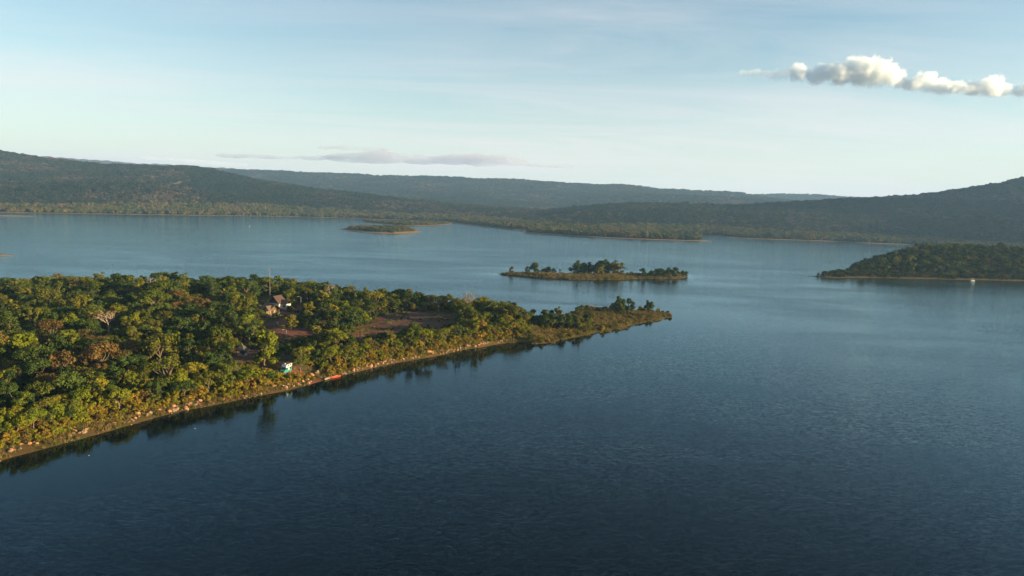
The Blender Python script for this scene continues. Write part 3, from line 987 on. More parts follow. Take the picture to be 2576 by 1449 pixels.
def tree_model(seed, H, Rad, base, nclump, leaves, card, shape):
    """returns trunk (verts, faces) and crown (verts, faces)"""
    r = np.random.default_rng(seed)
    cl = []
    for i in range(nclump):
        an = r.uniform(0, 2 * math.pi)
        if shape == 'umbrella':
            rad = Rad * math.sqrt(r.uniform(0.02, 0.85)); z = base + (H - base) * (0.45 + 0.5 * (1 - (rad / Rad) ** 2) * r.uniform(0.7, 1))
        elif shape == 'tall':
            t = r.uniform(0, 1); rad = Rad * math.sqrt(r.uniform(0, 0.8)) * (1 - 0.75 * abs(t - 0.4)); z = base + (H - base) * t * 0.92
        else:
            t = r.uniform(0, 1) ** 0.8; rad = Rad * math.sqrt(r.uniform(0.05, 1.0)) * math.sqrt(max(0.05, 1 - (t * 0.9) ** 2)); z = base + (H - base) * t * 0.85
        cl.append((rad * math.cos(an), rad * math.sin(an), z, Rad * r.choice([r.uniform(0.14, 0.24), r.uniform(0.22, 0.32), r.uniform(0.30, 0.42)])))
    tot = sum(c[3] ** 2 for c in cl)
    C, D = [], []
    for (x, y, z, rc) in cl:
        per = max(10, int(leaves * rc * rc / tot))
        d = r.normal(0, 1, (per, 3)); d[:, 2] += 0.35
        d /= np.linalg.norm(d, axis=1, keepdims=True)
        k = np.where(r.uniform(0, 1, (per, 1)) < 0.2, r.uniform(0.3, 0.8, (per, 1)), r.uniform(0.82, 1.12, (per, 1)))
        C.append(np.array([x, y, z]) + d * rc * k * np.array([1, 1, 0.72])); D.append(d)
    C, D = np.concatenate(C), np.concatenate(D)
    m = C[:, 2] > 0.12
    V, F = leaf_cards(C[m], D[m], card, r, 1.45, 0.42)
    if leaves > 800 or H < 3.5:
        cv, cf_, nb = [], [], len(V)
        for (x, y, z, rc) in cl:           # solid core added inside each clump to block light and deepen shade
            cv.append(np.array([x, y, z - 0.06 * rc]) + ICO_V * rc * np.array([0.64, 0.64, 0.46]) * r.uniform(0.8, 1.12, (len(ICO_V), 1)))
            for f in ICO_F:
                cf_.append((f[0] + nb, f[1] + nb, f[2] + nb, f[2] + nb))
            nb += len(ICO_V)
        V = np.concatenate([V] + cv)
        F = [tuple(f) for f in F.tolist()] + [c[:3] for c in cf_]
    else:
        F = [tuple(f) for f in F.tolist()]
    zk = H / max(v_[2] for v_ in V)
    V[:, 2] *= zk
    mb = MB()
    tr = 0.035 * H * (0.8 if shape != 'tall' else 0.9)
    fork = Vector((r.normal(0, 0.06) * H, r.normal(0, 0.06) * H, max(base * 0.85, H * 0.22)))
    mb.tube(limb_path((0, 0, -0.4), fork, r, 0.0), [tr * 1.25, tr, tr * 0.9, tr * 0.8, tr * 0.75], 6)
    for i in range(min(7, nclump)):
        x, y, z, rc = cl[i]
        mb.tube(limb_path(fork, (x, y, z), r, 0.08), [tr * 0.62, tr * 0.5, tr * 0.36, tr * 0.24, tr * 0.1], 5, False)
    mb.v = [(a[0], a[1], a[2] * zk) for a in mb.v]
    return mb, V, F


def bare_model(seed, H, Rad):
    r = np.random.default_rng(seed)
    mb = MB(); tips = []
    fork = Vector((r.normal(0, 0.2), r.normal(0, 0.2), H * 0.42))
    mb.tube(limb_path((0, 0, -0.4), fork, r, 0), [0.22, 0.19, 0.17, 0.15, 0.14], 6)
    for i in range(7):
        an = 2 * math.pi * i / 7 + r.uniform(-.3, .3); q = Rad * r.uniform(0.55, 0.95)
        e = Vector((q * math.cos(an), q * math.sin(an), H * r.uniform(0.72, 0.98)))
        pth = limb_path(fork, e, r, 0.05, 5)
        mb.tube(pth, [0.12, 0.10, 0.085, 0.07, 0.055, 0.03], 5, False)
        for j in range(6):
            s = pth[r.integers(2, 6)]
            e2 = s + Vector((r.normal(0, 0.28) * Rad, r.normal(0, 0.28) * Rad, abs(r.normal(0.16, 0.1)) * H))
            mb.tube(limb_path(s, e2, r, 0.05, 2), [0.05, 0.035, 0.02], 4, False)
            tips.append(e2)
            for q2 in range(3):
                e3 = e2 + Vector((r.normal(0, 0.13) * Rad, r.normal(0, 0.13) * Rad, abs(r.normal(0.05, 0.05)) * H))
                mb.tube([s.lerp(e2, 0.6), e3], [0.025, 0.012], 3, False)
                tips.append(e3)
    T = np.array([t[:] for t in tips])
    T = np.repeat(T, 4, 0) + r.normal(0, 0.22, (len(T) * 4, 3))
    d = r.normal(0, 1, T.shape); d /= np.linalg.norm(d, axis=1, keepdims=True)
    V, F = leaf_cards(T, d, 0.16, r, 1.5, 0.6)
    return mb, V, F


SPECS = {  # H, R, base, clumps, leaves, card, shape
    'round': [(101, 6.0, 3.0, 0.7, 25, 1520, 0.386, 'round'), (102, 6.4, 2.8, 1.0, 23, 1440, 0.386, 'round'), (103, 5.6, 3.2, 0.6, 27, 1600, 0.386, 'round'), (104, 6.6, 3.1, 1.2, 24, 1520, 0.403, 'round')],
    'umbrella': [(111, 7.0, 3.9, 2.6, 25, 1520, 0.386, 'umbrella'), (112, 6.6, 3.6, 2.2, 23, 1360, 0.386, 'umbrella'), (113, 7.4, 4.2, 2.8, 27, 1600, 0.386, 'umbrella')],
    'tall': [(121, 8.4, 2.9, 1.4, 25, 1520, 0.386, 'tall'), (122, 9.0, 3.2, 2.0, 25, 1520, 0.386, 'tall'), (123, 8.0, 2.6, 1.0, 23, 1440, 0.386, 'tall')],
    'sparse': [(131, 6.8, 3.6, 2.0, 22, 688, 0.336, 'umbrella'), (132, 6.2, 3.3, 1.6, 21, 640, 0.336, 'round'), (133, 7.2, 3.8, 2.2, 23, 736, 0.336, 'umbrella')],
    'shrub': [(141, 2.4, 1.5, 0.2, 17, 528, 0.319, 'round'), (142, 2.0, 1.7, 0.15, 17, 528, 0.319, 'round'), (143, 2.9, 1.4, 0.25, 17, 528, 0.319, 'tall'), (144, 1.7, 1.4, 0.1, 15, 448, 0.302, 'round')],
}
MODEL = {}
for kd, lst in SPECS.items():
    for i, (sd, H, Ra, ba, nc, lv, cs, sh) in enumerate(lst):
        mb, V, F = tree_model(sd, H, Ra, ba, nc, lv, cs, sh)
        tm = bpy.data.meshes.new('trunk'); tm.from_pydata([tuple(v) for v in mb.v], [], mb.f); tm.materials.append(M['bark'])
        cm = bpy.data.meshes.new('crown'); cm.from_pydata(V.tolist(), [], F); cm.materials.append(M['leaf_olive'])
        MODEL.setdefault(kd, []).append((tm, cm, H, Ra))
for i in range(2):
    mb, V, F = bare_model(150 + i, 8.0, 3.2)
    tm = bpy.data.meshes.new('trunk'); tm.from_pydata([tuple(v) for v in mb.v], [], mb.f); tm.materials.append(M['bark_pale'])
    cm = bpy.data.meshes.new('crown'); cm.from_pydata(V.tolist(), [], F.tolist()); cm.materials.append(M['leaf_rust'])
    MODEL.setdefault('bare', []).append((tm, cm, 8.0, 3.2))

COLOURS = ['leaf_dark', 'leaf_olive', 'leaf_yellow', 'leaf_rust', 'leaf_gold']
# every model in every leaf colour, for the masses
mass_objs, MASS_INDEX = [], {}
k_ = 0
for kd in ('round', 'umbrella', 'tall', 'sparse', 'shrub', 'bare'):
    for i, (tm, cm, H, Ra) in enumerate(MODEL[kd]):
        for cn in COLOURS:
            me = cm.copy(); me.materials.clear(); me.materials.append(M[cn]); me.materials.append(M['bark'])
            bm = bmesh.new(); bm.from_mesh(me); n0 = len(bm.faces)
            if kd != 'shrub':
                bm.from_mesh(tm); bm.faces.ensure_lookup_table()
                for f in bm.faces[n0:]:
                    f.material_index = 1
            bm.to_mesh(me); bm.free()
            mass_objs.append(bpy.data.objects.new('m%03d' % k_, me)); MASS_INDEX[(kd, i, cn)] = k_; k_ += 1
mass_coll = proto_collection('mass_plants', mass_objs)

# ------------------------------------------------------------------ where the trees stand
class Tree:
    __slots__ = ('x', 'y', 'z', 's', 'kd', 'i', 'col', 'rz', 'special', 'H', 'R', 'u', 'v', 'land', 'sz', 'ax', 'tx', 'ty')


def mk(x, y, z, s, kd, i, col, special=None, land='pen', sz=1.0):
    t = Tree()
    t.x, t.y, t.z, t.s, t.kd, t.i, t.col, t.rz, t.special, t.land, t.sz = float(x), float(y), float(z), float(s), kd, int(i), col, float(rng.uniform(0, 6.28)), special, land, sz
    t.ax = float(rng.uniform(0.82, 1.22)); t.tx, t.ty = (float(q) for q in rng.normal(0, 0.05, 2))
    tm, cm, H, Ra = MODEL[kd][i]
    t.H, t.R = H * s * sz, Ra * s
    q = pix(np.array([x, y, z + t.H * 0.5]))[0]
    t.u, t.v = q
    return t


PBOX = {}


def clear_of(t, polys):
    ex = np.array([[t.x, t.y, t.z + t.H], [t.x, t.y, t.z + t.H * 0.55], [t.x - t.R * .75, t.y, t.z + t.H * .7], [t.x + t.R * .75, t.y, t.z + t.H * .7], [t.x, t.y, t.z]])
    q = pix(ex)
    lo, hi = q.min(0), q.max(0)
    for pl in polys:
        b = PBOX.get(id(pl))
        if b is None:
            a = np.asarray(pl, float); b = PBOX[id(pl)] = (a, a.min(0), a.max(0))
        if (b[1] > hi).any() or (b[2] < lo).any():
            continue
        if poly_in(b[0], q).any():
            return False
    return True


VIS_POLYS = list(OPEN.values()) + list(BLOCK.values())
trees, shrubs = [], []
grid = {}
CELL = 5.0


def far_enough(x, y, r, k):
    cx, cy = int(x // CELL), int(y // CELL)
    for i in range(cx - 2, cx + 3):
        for j in range(cy - 2, cy + 3):
            for (a, b, rr_) in grid.get((i, j), ()):
                if math.hypot(a - x, b - y) < k * (r + rr_):
                    return False
    return True


def put(x, y, r):
    grid.setdefault((int(x // CELL), int(y // CELL)), []).append((x, y, r))


def special(u, v, hpx, kd, i, col, z=4.8, label=None, land='pen', zf=None, wide=1.0):
    p = P(u, v, z)
    if zf is not None:
        z = zf(p[0], p[1]); p = P(u, v, z); z = zf(p[0], p[1])
    D = math.hypot(p[0], p[1])
    Hm = MODEL[kd][i][2]
    H = hpx * D / FPX
    t = mk(p[0], p[1], z, H / Hm * wide, kd, i, col, label, land, 1.0 / wide)
    put(t.x, t.y, t.R)
    trees.append(t)
    return t


special(1556, 785, 42, 'round', 3, 'leaf_dark', zf=pen_z, label='tall dark tree on the grassy point, leftmost of three', wide=0.8)
special(1584, 786, 36, 'round', 1, 'leaf_dark', zf=pen_z, label='dark green upright tree, middle of three on the grassy point', wide=0.75)
special(1631, 789, 31, 'round', 3, 'leaf_dark', zf=pen_z, label='round dark tree nearest the tip of the grassy point', wide=1.0)
special(1521, 784, 16, 'sparse', 1, 'leaf_rust', zf=pen_z, label='small russet tree left of the tall dark tree on the point')
special(1549, 787, 17, 'round', 1, 'leaf_dark', zf=pen_z, label='low dark bushy tree under the tall tree on the point')
special(1563, 789, 20, 'round', 0, 'leaf_olive', zf=pen_z, label='olive bushy tree at the foot of the two tall point trees')
special(1502, 785, 13, 'round', 2, 'leaf_dark', zf=pen_z, label='low dark green bush-like tree between russet tree and tree belt on the point')
special(1476, 783, 17, 'round', 2, 'leaf_rust', zf=pen_z, label='small russet tree at the right end of the tree belt')
special(274, 838, 46, 'bare', 0, 'leaf_rust', zf=pen_z, label='nearly leafless pale orange tree in a dark gap of the forest')
special(158, 722, 26, 'bare', 1, 'leaf_olive', zf=pen_z, label='pale dead grey tree near the back shore at left')
special(619, 845, 52, 'tall', 0, 'leaf_yellow', zf=pen_z, label='bright yellow-green tree left of the lit house', wide=1.25)
special(881, 750, 34, 'tall', 2, 'leaf_yellow', zf=pen_z, label='bright yellow-green rounded tree in the back shore belt')
special(330, 905, 48, 'tall', 1, 'leaf_olive', zf=pen_z, label='golden-lit tall tree beside the rust-coloured thicket')
special(733, 828, 36, 'round', 1, 'leaf_olive', zf=pen_z, label='olive tree standing right of the red drive, facing the lit house', wide=1.2)
special(868, 846, 34, 'round', 3, 'leaf_dark', zf=pen_z, label='large dark round tree in the open yard between road and field', wide=1.1)
special(1040, 838, 26, 'round', 0, 'leaf_dark', zf=pen_z, label='dark bushy tree in front of the bare reddish field', wide=1.4)
special(694, 803, 18, 'round', 2, 'leaf_dark', zf=pen_z, label='small dark tree at the right-hand corner of the lit house')
special(648, 812, 34, 'umbrella', 0, 'leaf_olive', zf=pen_z, label='olive tree hugging the left wall of the lit house')
special(753, 925, 22, 'tall', 2, 'leaf_yellow', z=3.6, zf=pen_z, label='slim young yellow-green tree beside the camper van')

# lone trees of the mid-lake island (photo crop: 900 px wide, scale 2.862)
def mid_z(x, y):
    p = np.array([[x, y]]); return float(mid_h(p, sdist(mid_poly, p))[0])


def c8(x, y):
    return (1900 + x / 2.862) / 1.55280, (950 + y / 2.862) / 1.55280


MID = [(280, 332, 88, 'tall', 1, 'leaf_olive', 1.0, 'small lone tree on the left tip of the mid-lake island'),
       (455, 322, 66, 'round', 1, 'leaf_dark', 1.0, 'low dark tree left of the tall one on the mid-lake island'),
       (537, 330, 124, 'tall', 0, 'leaf_dark', 1.2, 'tall dark tree standing alone left of the island gap'),
       (650, 325, 42, 'round', 2, 'leaf_dark', 1.7, 'broad low dark bush-like tree on the left half of the mid-lake island'),
       (690, 325, 62, 'round', 0, 'leaf_dark', 1.2, 'dark knob-topped bush-like tree on the left half of the mid-lake island'),
       (745, 325, 44, 'round', 3, 'leaf_dark', 1.4, 'low dark bush-like tree right of the knob-topped one on the island'),
       (828, 332, 42, 'sparse', 1, 'leaf_olive', 1.0, 'small thin olive tree at the gap in the mid-lake island'),
       (1020, 345, 142, 'tall', 2, 'leaf_dark', 1.3, 'leftmost tall dark tree of the island grove'),
       (1130, 345, 126, 'round', 3, 'leaf_dark', 0.95, 'second tall dark tree of the island grove'),
       (1215, 348, 115, 'round', 0, 'leaf_dark', 1.0, 'shorter dark tree tucked beside the biggest island tree'),
       (1300, 350, 155, 'tall', 0, 'leaf_dark', 1.6, 'biggest dark tree of the mid-lake island grove'),
       (1262, 366, 90, 'round', 0, 'leaf_olive', 1.0, 'sunlit olive tree in front of the biggest island tree'),
       (1445, 352, 142, 'tall', 2, 'leaf_olive', 1.3, 'rightmost tall tree of the island grove, thinner and paler'),
       (1515, 356, 82, 'sparse', 2, 'leaf_olive', 1.0, 'thin sloping tree at the right end of the island grove'),
       (1620, 362, 46, 'round', 1, 'leaf_olive', 1.2, 'low olive bush-like tree between the island grove and right thicket'),
       (1745, 366, 96, 'round', 1, 'leaf_dark', 0.95, 'leftmost dark tree of the thicket at the island right end'),
       (1850, 372, 70, 'round', 2, 'leaf_dark', 1.2, 'second dark tree from the left in the island right-end thicket'),
       (1930, 366, 92, 'round', 0, 'leaf_dark', 1.2, 'third dark tree from the left in the island right-end thicket'),
       (2030, 366, 100, 'round', 3, 'leaf_dark', 1.25, 'tallest dark tree of the island right-end thicket'),
       (2120, 370, 84, 'round', 1, 'leaf_dark', 1.2, 'dark tree right of the tallest in the right-end thicket'),
       (2200, 376, 56, 'round', 2, 'leaf_dark', 1.3, 'last low dark tree at the right tip of the mid-lake island')]
for (cx, cy, hp, kd, i, cn, wd, lb) in MID:
    u, v = c8(cx, cy)
    if kd in ('tall', 'umbrella'):
        kd, wd = 'round', wd * 0.66
    special(u, v, hp * (1.22 if cx > 900 and cx < 1600 else 1.08) / 2.862 / 1.5528, kd, i, cn, z=1.5, label=lb, land='mid', zf=mid_z, wide=wd * 1.05)

N_TRY = 30000
bx0, by0 = pen_poly.min(0); bx1, by1 = pen_poly.max(0)
cand = np.column_stack([rng.uniform(max(bx0, -330), X_POINT2 + 40, N_TRY), rng.uniform(by0, by1, N_TRY)])
cd = sdist(pen_poly, cand)
cf = line_dist(front_line, cand)
cb = line_dist(back_line, cand)
cz = pen_h(cand, cd)
cu = pix(np.column_stack([cand, cz + 3.0]))
zone_n = fbm(cand[:, 0] / 38.0, cand[:, 1] / 38.0, 3, 77)
inopen = np.zeros(N_TRY, bool)
for k, q in OPEN_W.items():
    inopen |= sdist(q, cand) > -1.0
x_house = P(655, 800, 4.6)[0]
for n in range(N_TRY):
    x, y = cand[n]
    d, f, b, z = cd[n], cf[n], cb[n], cz[n]
    u, v = cu[n]
    front = f < 26 and u < 1340
    if d < 6.0 or inopen[n] or u < -260 or u > 1480 or (f < 4.0 + 4.5 * (1 - sstep(200, 900, u))):
        continue
    dense = 1.0
    if x > x_house - 6 and not front and b > 30:
        dense = 0.30
    if u > 1335 and b > 20:
        dense = 0.0
    if rng.uniform() > dense:
        continue
    rust = (u < 345 and 850 < v < 955) * 0.30 + (425 < u < 535 and 755 < v < 805) * 0.35 + 0.03 + (zone_n[n] > 0.36) * 0.18
    q = rng.uniform()
    if q < rust:
        kd, cn = ('sparse', 'leaf_rust') if rng.uniform() < 0.75 else ('umbrella', 'leaf_rust')
    else:
        q = rng.uniform()
        if f < 20 and u < 1340:  # yellower by the shore: sun on the front band put into leaf colour
            cn = 'leaf_yellow' if q < 0.56 else ('leaf_gold' if q < 0.60 and f < 12 else 'leaf_olive' if q < 0.93 else 'leaf_dark')
        else:
            w = zone_n[n] * 0.5
            cn = 'leaf_dark' if q < 0.40 - w else ('leaf_olive' if q < 0.88 - w * 0.5 else 'leaf_yellow')
        q = rng.uniform()
        kd = 'round' if q < 0.40 else ('umbrella' if q < 0.62 else ('tall' if q < 0.84 else ('sparse' if q < 0.993 else 'bare')))
    s = float(np.clip(rng.lognormal(-0.08, 0.27), 0.45, 1.6))
    if f < 15 + 4 * (1 - sstep(200, 900, u)):
        s *= 0.72
    if b < 25:
        s *= 0.92
    i = rng.integers(0, len(MODEL[kd]))
    Ra = MODEL[kd][i][3] * s
    if not far_enough(x, y, Ra, 0.60):
        continue
    t = mk(x, y, z - 0.05, s, kd, i, cn)
    top = pix(np.array([x, y, z + t.H]))[0]
    # skyline of the back belt as in the photo
    sk = np.interp(top[0], [0, 200, 400, 600, 700, 800, 850, 900, 1000, 1100, 1200, 1300, 1350, 1430, 1470], [690, 688, 683, 690, 685, 697, 703, 715, 722, 733, 742, 752, 760, 767, 772])
    if top[1] < sk - 3 + 6 * fbm(np.array([x / 6.0]), np.array([1.0]), 2, 3)[0]:
        t.s *= 0.7; t.H *= 0.7; t.R *= 0.7
        top = pix(np.array([x, y, z + t.H]))[0]
        if top[1] < sk - 8:
            continue
    if not clear_of(t, VIS_POLYS):
        continue
    put(x, y, t.R)
    trees.append(t)

# right-hand island and belt of low shrubs
def right_z(x, y):
    p = np.array([[x, y]]); return float(right_h(p, sdist(right_poly, p))[0])


special(2475, 632, 30, 'bare', 0, 'leaf_rust', z=20, label='pale bare tree rising above the crown of the right-hand island', land='right', zf=None)
trees[-1].z = right_z(trees[-1].x, trees[-1].y)

cr = np.column_stack([rng.uniform(right_poly[:, 0].min(), right_poly[:, 0].max(), 9000), rng.uniform(right_poly[:, 1].min(), right_poly[:, 1].max(), 9000)])
dr = sdist(right_poly, cr); zr = right_h(cr, dr)
right_trees = []
rg = {}
for n in range(len(cr)):
    if dr[n] < 4.5 + rng.uniform(0, 3) or pix(np.array([cr[n, 0], cr[n, 1], 2.0]))[0, 0] < 2060:
        continue
    x, y = cr[n]
    s = rng.uniform(1.05, 1.75) * (0.5 if dr[n] < 14 else 1.0)
    kd = ('round', 'tall', 'umbrella')[rng.integers(0, 3)]; i = rng.integers(0, 3)
    if kd == 'tall': s *= 0.85
    q = rng.uniform(); cn = 'leaf_dark' if q < 0.66 else ('leaf_olive' if q < 0.93 else 'leaf_rust')
    Ra = MODEL[kd][i][3] * s
    key = (int(x // 8), int(y // 8)); bad = False
    for a in range(key[0] - 1, key[0] + 2):
        for b in range(key[1] - 1, key[1] + 2):
            for (px_, py_, pr) in rg.get((a, b), ()):
                if math.hypot(px_ - x, py_ - y) < 0.55 * (pr + Ra): bad = True
    if bad: continue
    rg.setdefault(key, []).append((x, y, Ra))
    right_trees.append(mk(x, y, zr[n] - 0.1, s, kd, i, cn, None, 'right'))

# ------------------------------------------------------------------ which trees stand as individuals: those that show largest
spec = [t for t in trees if t.special]
rest = [t for t in trees if not t.special]
inview = [t for t in rest if -10 < t.u < 2590]
inview.sort(key=lambda t: -(t.H + t.R) / math.hypot(t.x, t.y, t.z - CAM_Z))
N_IND = 300 - len(spec)
indiv = inview[:N_IND]
chosen = set(id(t) for t in indiv)
mass = [t for t in rest if id(t) not in chosen]


def scatter_trees(name, ts, label, cat='forest'):
    pts = np.array([(t.x, t.y, t.z) for t in ts])
    sc = np.array([(t.s * t.ax, t.s / t.ax, t.s * t.sz) for t in ts])
    return scatter(name, pts, sc, np.array([t.rz for t in ts]), np.array([MASS_INDEX[(t.kd, t.i, t.col)] for t in ts]), mass_coll, label, cat, np.array([(t.tx, t.ty) for t in ts]))


scatter_trees('scrub_forest', mass, 'green and russet scrub forest filling the back of the peninsula')
scatter_trees('island_forest', right_trees, 'dense dark forest covering the steep right-hand island')

CNAME = {'leaf_dark': 'dark green', 'leaf_olive': 'olive green', 'leaf_yellow': 'yellow-green', 'leaf_rust': 'rust-brown', 'leaf_gold': 'golden'}
KNAME = {'round': 'bushy', 'umbrella': 'spreading', 'tall': 'tall', 'sparse': 'thin-leaved', 'bare': 'bare', 'shrub': 'low'}
ONES = 'first second third fourth fifth sixth seventh eighth ninth tenth eleventh twelfth thirteenth fourteenth fifteenth sixteenth seventeenth eighteenth nineteenth'.split()
TENS = {2: ('twentieth', 'twenty'), 3: ('thirtieth', 'thirty'), 4: ('fortieth', 'forty'), 5: ('fiftieth', 'fifty'), 6: ('sixtieth', 'sixty'), 7: ('seventieth', 'seventy'), 8: ('eightieth', 'eighty'), 9: ('ninetieth', 'ninety')}


def nth(n):
    if n <= 19: return ONES[n - 1]
    a, b = divmod(n, 10)
    return TENS[a][0] if b == 0 else TENS[a][1] + '-' + ONES[b - 1]


MARKS = [(0, 'the left picture edge', 1), (605, 'the dark hut', 0), (722, 'the camper van', 0), (846, 'the red boat', 0), (1060, 'the bare field', 0), (1300, 'the grassy point', -1)]


def mark_of(u):
    name, side = None, None
    best = 1e9
    for mu, mn, only in MARKS:
        if abs(u - mu) < best and (only == 0 or (u - mu) * only > 0):
            best, name, side = abs(u - mu), mn, ('right' if u > mu else 'left')
    return name, side, best


def rows_label(items, what, rowfun):
    """ordinal labels counted away from the nearest landmark within one row and look"""
    buckets = {}
    for t in items:
        mn, sd, dist = mark_of(t.u)
        buckets.setdefault((rowfun(t), what(t), mn, sd), []).append((dist, t))
    for (row, wh, mn, sd), lst in buckets.items():
        lst.sort(key=lambda q: q[0])
        for n, (_, t) in enumerate(lst):
            side = 'inward from' if 'edge' in mn else sd + ' of'
            yield t, '%s %s %s %s, %s' % (nth(n + 1), wh, side, mn, row)


ROWS = ['shore row', 'second row back', 'third row back', 'fourth row back', 'fifth row back', 'sixth row back', 'seventh row back', 'eighth row back']


def tree_row(t):
    f = float(line_dist(front_line, np.array([[t.x, t.y]]))[0])
    k = int((f - 8) // 9)
    return ROWS[min(max(k, 0), 7)] if k < 8 else 'deep in the forest'


tree_labels = dict((id(t), lb) for t, lb in rows_label(indiv, lambda t: '%s %s tree' % (CNAME[t.col], KNAME[t.kd]), tree_row))


def build_tree(t, label, group):
    tm, cm, H, Ra = MODEL[t.kd][t.i]
    root = bpy.data.objects.new('bare_tree' if t.kd == 'bare' else 'tree', None)
    root.empty_display_size = 0.3
    root.location = (t.x, t.y, t.z); root.rotation_euler = (t.tx, t.ty, t.rz); root.scale = (t.s * t.ax, t.s / t.ax, t.s * t.sz)
    COL.objects.link(root)
    tag(root, label, 'tree', group)
    a = bpy.data.objects.new('trunk', tm); b = bpy.data.objects.new('crown', cm)
    for o in (a, b):
        COL.objects.link(o); o.parent = root
    b.material_slots[0].link = 'OBJECT'; b.material_slots[0].material = M[t.col]
    return root


for t in spec:
    build_tree(t, t.special, {'pen': 'trees of the peninsula', 'mid': 'trees of the mid-lake island', 'right': 'trees of the right-hand island'}[t.land])
for t in indiv:
    build_tree(t, tree_labels[id(t)], 'trees of the peninsula')
print('TREES', len(trees), 'individual', len(spec) + len(indiv), 'mass', len(mass), 'right', len(right_trees))

# sheltered, smoother water along the wooded bank
_lp = np.column_stack([lx_.ravel(), ly_.ravel()])
_ld = np.maximum(-sdist(pen_poly, _lp), 0)
_lm = np.maximum(-sdist(mid_poly, _lp), 0)
_la = lake.data.attributes.new('lee', 'FLOAT', 'POINT')
_la.data.foreach_set('value', np.maximum(np.exp(-(_ld / 42.0) ** 1.5) * (_lp[:, 1] < 420), 0.8 * np.exp(-_lm / 20.0)).astype(np.float32))


# ------------------------------------------------------------------ shrubs, undergrowth
def shrub_at(x, y, z, s, col, i=None):
    return mk(x, y, z, s, 'shrub', rng.integers(0, 4) if i is None else i, col)


NS = 16000
sc_ = np.column_stack([rng.uniform(-300, X_POINT2 + 30, NS), rng.uniform(by0, by1, NS)])
sd = sdist(pen_poly, sc_); sf = line_dist(front_line, sc_); sz_ = pen_h(sc_, sd)
su = pix(np.column_stack([sc_, sz_ + 1.0]))
sopen = np.zeros(NS, bool)
for k, q in OPEN_W.items():
    sopen |= sdist(q, sc_) > -0.5
strip = np.concatenate([np.column_stack([np.full(3600, 0.0), np.full(3600, 0.0)])])
_t = rng.uniform(0, 1, len(strip)) * (len(FRONT_PX) - 14) + 1
_i = np.floor(_t).astype(int); _fr = (_t - _i)[:, None]
strip = front_line[_i] * (1 - _fr) + front_line[_i + 1] * _fr
_dd = rng.uniform(1.5, 17, len(strip))
strip = strip + np.column_stack([-0.46 * _dd, 0.88 * _dd]) + rng.normal(0, 1.0, strip.shape)
sc_ = np.concatenate([strip, sc_]); NS = len(sc_)
sd = sdist(pen_poly, sc_); sf = line_dist(front_line, sc_); sz_ = pen_h(sc_, sd)
su = pix(np.column_stack([sc_, sz_ + 1.0]))
sopen = np.zeros(NS, bool)
for k, q in OPEN_W.items():
    sopen |= sdist(q, sc_) > -0.5
bnz = np.clip(0.5 + 0.9 * fbm(sc_[:, 0] / 11.0, sc_[:, 1] / 11.0, 3, 91), 0, 1)
bank_shrubs, under = [], []
for n in range(NS):
    x, y = sc_[n]; u, v = su[n]; d, f = sd[n], sf[n]
    if d < 1.5 or u < -220 or u > 1500:
        continue
    left = 1 - sstep(200, 900, u)
    bw = 1.6 + 4.0 * left
    if f < d + 3 and u < 1320 and f < bw + 13:
        if f < (bw - 0.6) * (0.45 + 1.1 * bnz[n]) + rng.uniform(0.3, 1.9):
            continue
        q = rng.uniform()
        low_ = f < bw + 4.5  # bank shrubs: dry gold growth plus the sunlit band carried by leaf colour
        cn = ('leaf_gold' if q < 0.6 else ('leaf_yellow' if q < 0.85 else 'leaf_rust')) if low_ else ('leaf_yellow' if q < 0.5 else ('leaf_gold' if q < 0.68 else ('leaf_olive' if q < 0.93 else 'leaf_dark')))
        t = shrub_at(x, y, z := sz_[n] - 0.08, rng.uniform(0.75, 1.5) * (0.6 if f < bw + 3 else 1.0), cn)
        if not clear_of(t, [BLOCK['path'], BLOCK['van'], OPEN['hutyard']]):
            continue
        if far_enough(x, y, t.R, 0.34):
            put(x, y, t.R * 0.8); bank_shrubs.append(t)
    elif u < 1480 and not (u > 1335 and f < d + 20):
        if sopen[n] and rng.uniform() > 0.2:
            continue
        q = rng.uniform()
        cn = 'leaf_dark' if q < 0.4 else ('leaf_olive' if q < 0.8 else 'leaf_rust')
        t = shrub_at(x, y, sz_[n] - 0.05, rng.uniform(0.4, 1.1) * (0.45 if sopen[n] else 1.0), cn)
        if not clear_of(t, list(BLOCK.values())):
            continue
        under.append(t)
# the grassy point: low golden bushes, thicker along its edge
NP = 5200
pc = np.column_stack([rng.uniform(X_POINT - 8, pen_poly[:, 0].max(), NP), rng.uniform(P(1300, 870)[1] - 20, P(1500, 770)[1] + 20, NP)])
pd_ = sdist(pen_poly, pc); pz_ = pen_h(pc, pd_)
pn = fbm(pc[:, 0] / 9.0, pc[:, 1] / 9.0, 3, 51)
point_bush = []
for n in range(NP):
    if pd_[n] < 0.2:
        continue
    edge = pd_[n] < 5
    if pn[n] + (0.22 if edge else -0.02) < 0.05:
        continue
    q = rng.uniform()
    cn = 'leaf_olive' if q < 0.45 else ('leaf_rust' if q < 0.6 else 'leaf_gold' if q < 0.85 else 'leaf_yellow')
    if rng.uniform() < 0.34:
        point_bush.append(shrub_at(pc[n, 0], pc[n, 1], pz_[n] - 0.05, rng.uniform(0.3, 0.75) * (1.4 if edge else 1.0), cn))

bank_shrubs.sort(key=lambda t: -t.H / math.hypot(t.x, t.y))
ind_s = [t for t in bank_shrubs if -5 < t.u < 2580][:260]
cs_ = set(id(t) for t in ind_s)
under += [t for t in bank_shrubs if id(t) not in cs_]


def shrub_row(t):
    f = float(line_dist(front_line, np.array([[t.x, t.y]]))[0])
    left = 1 - float(sstep(200, 900, np.array(t.u)))
    k = f - (1.6 + 4.0 * left)
    return 'bank foot' if k < 4 else ('bank slope' if k < 8 else 'bank top')


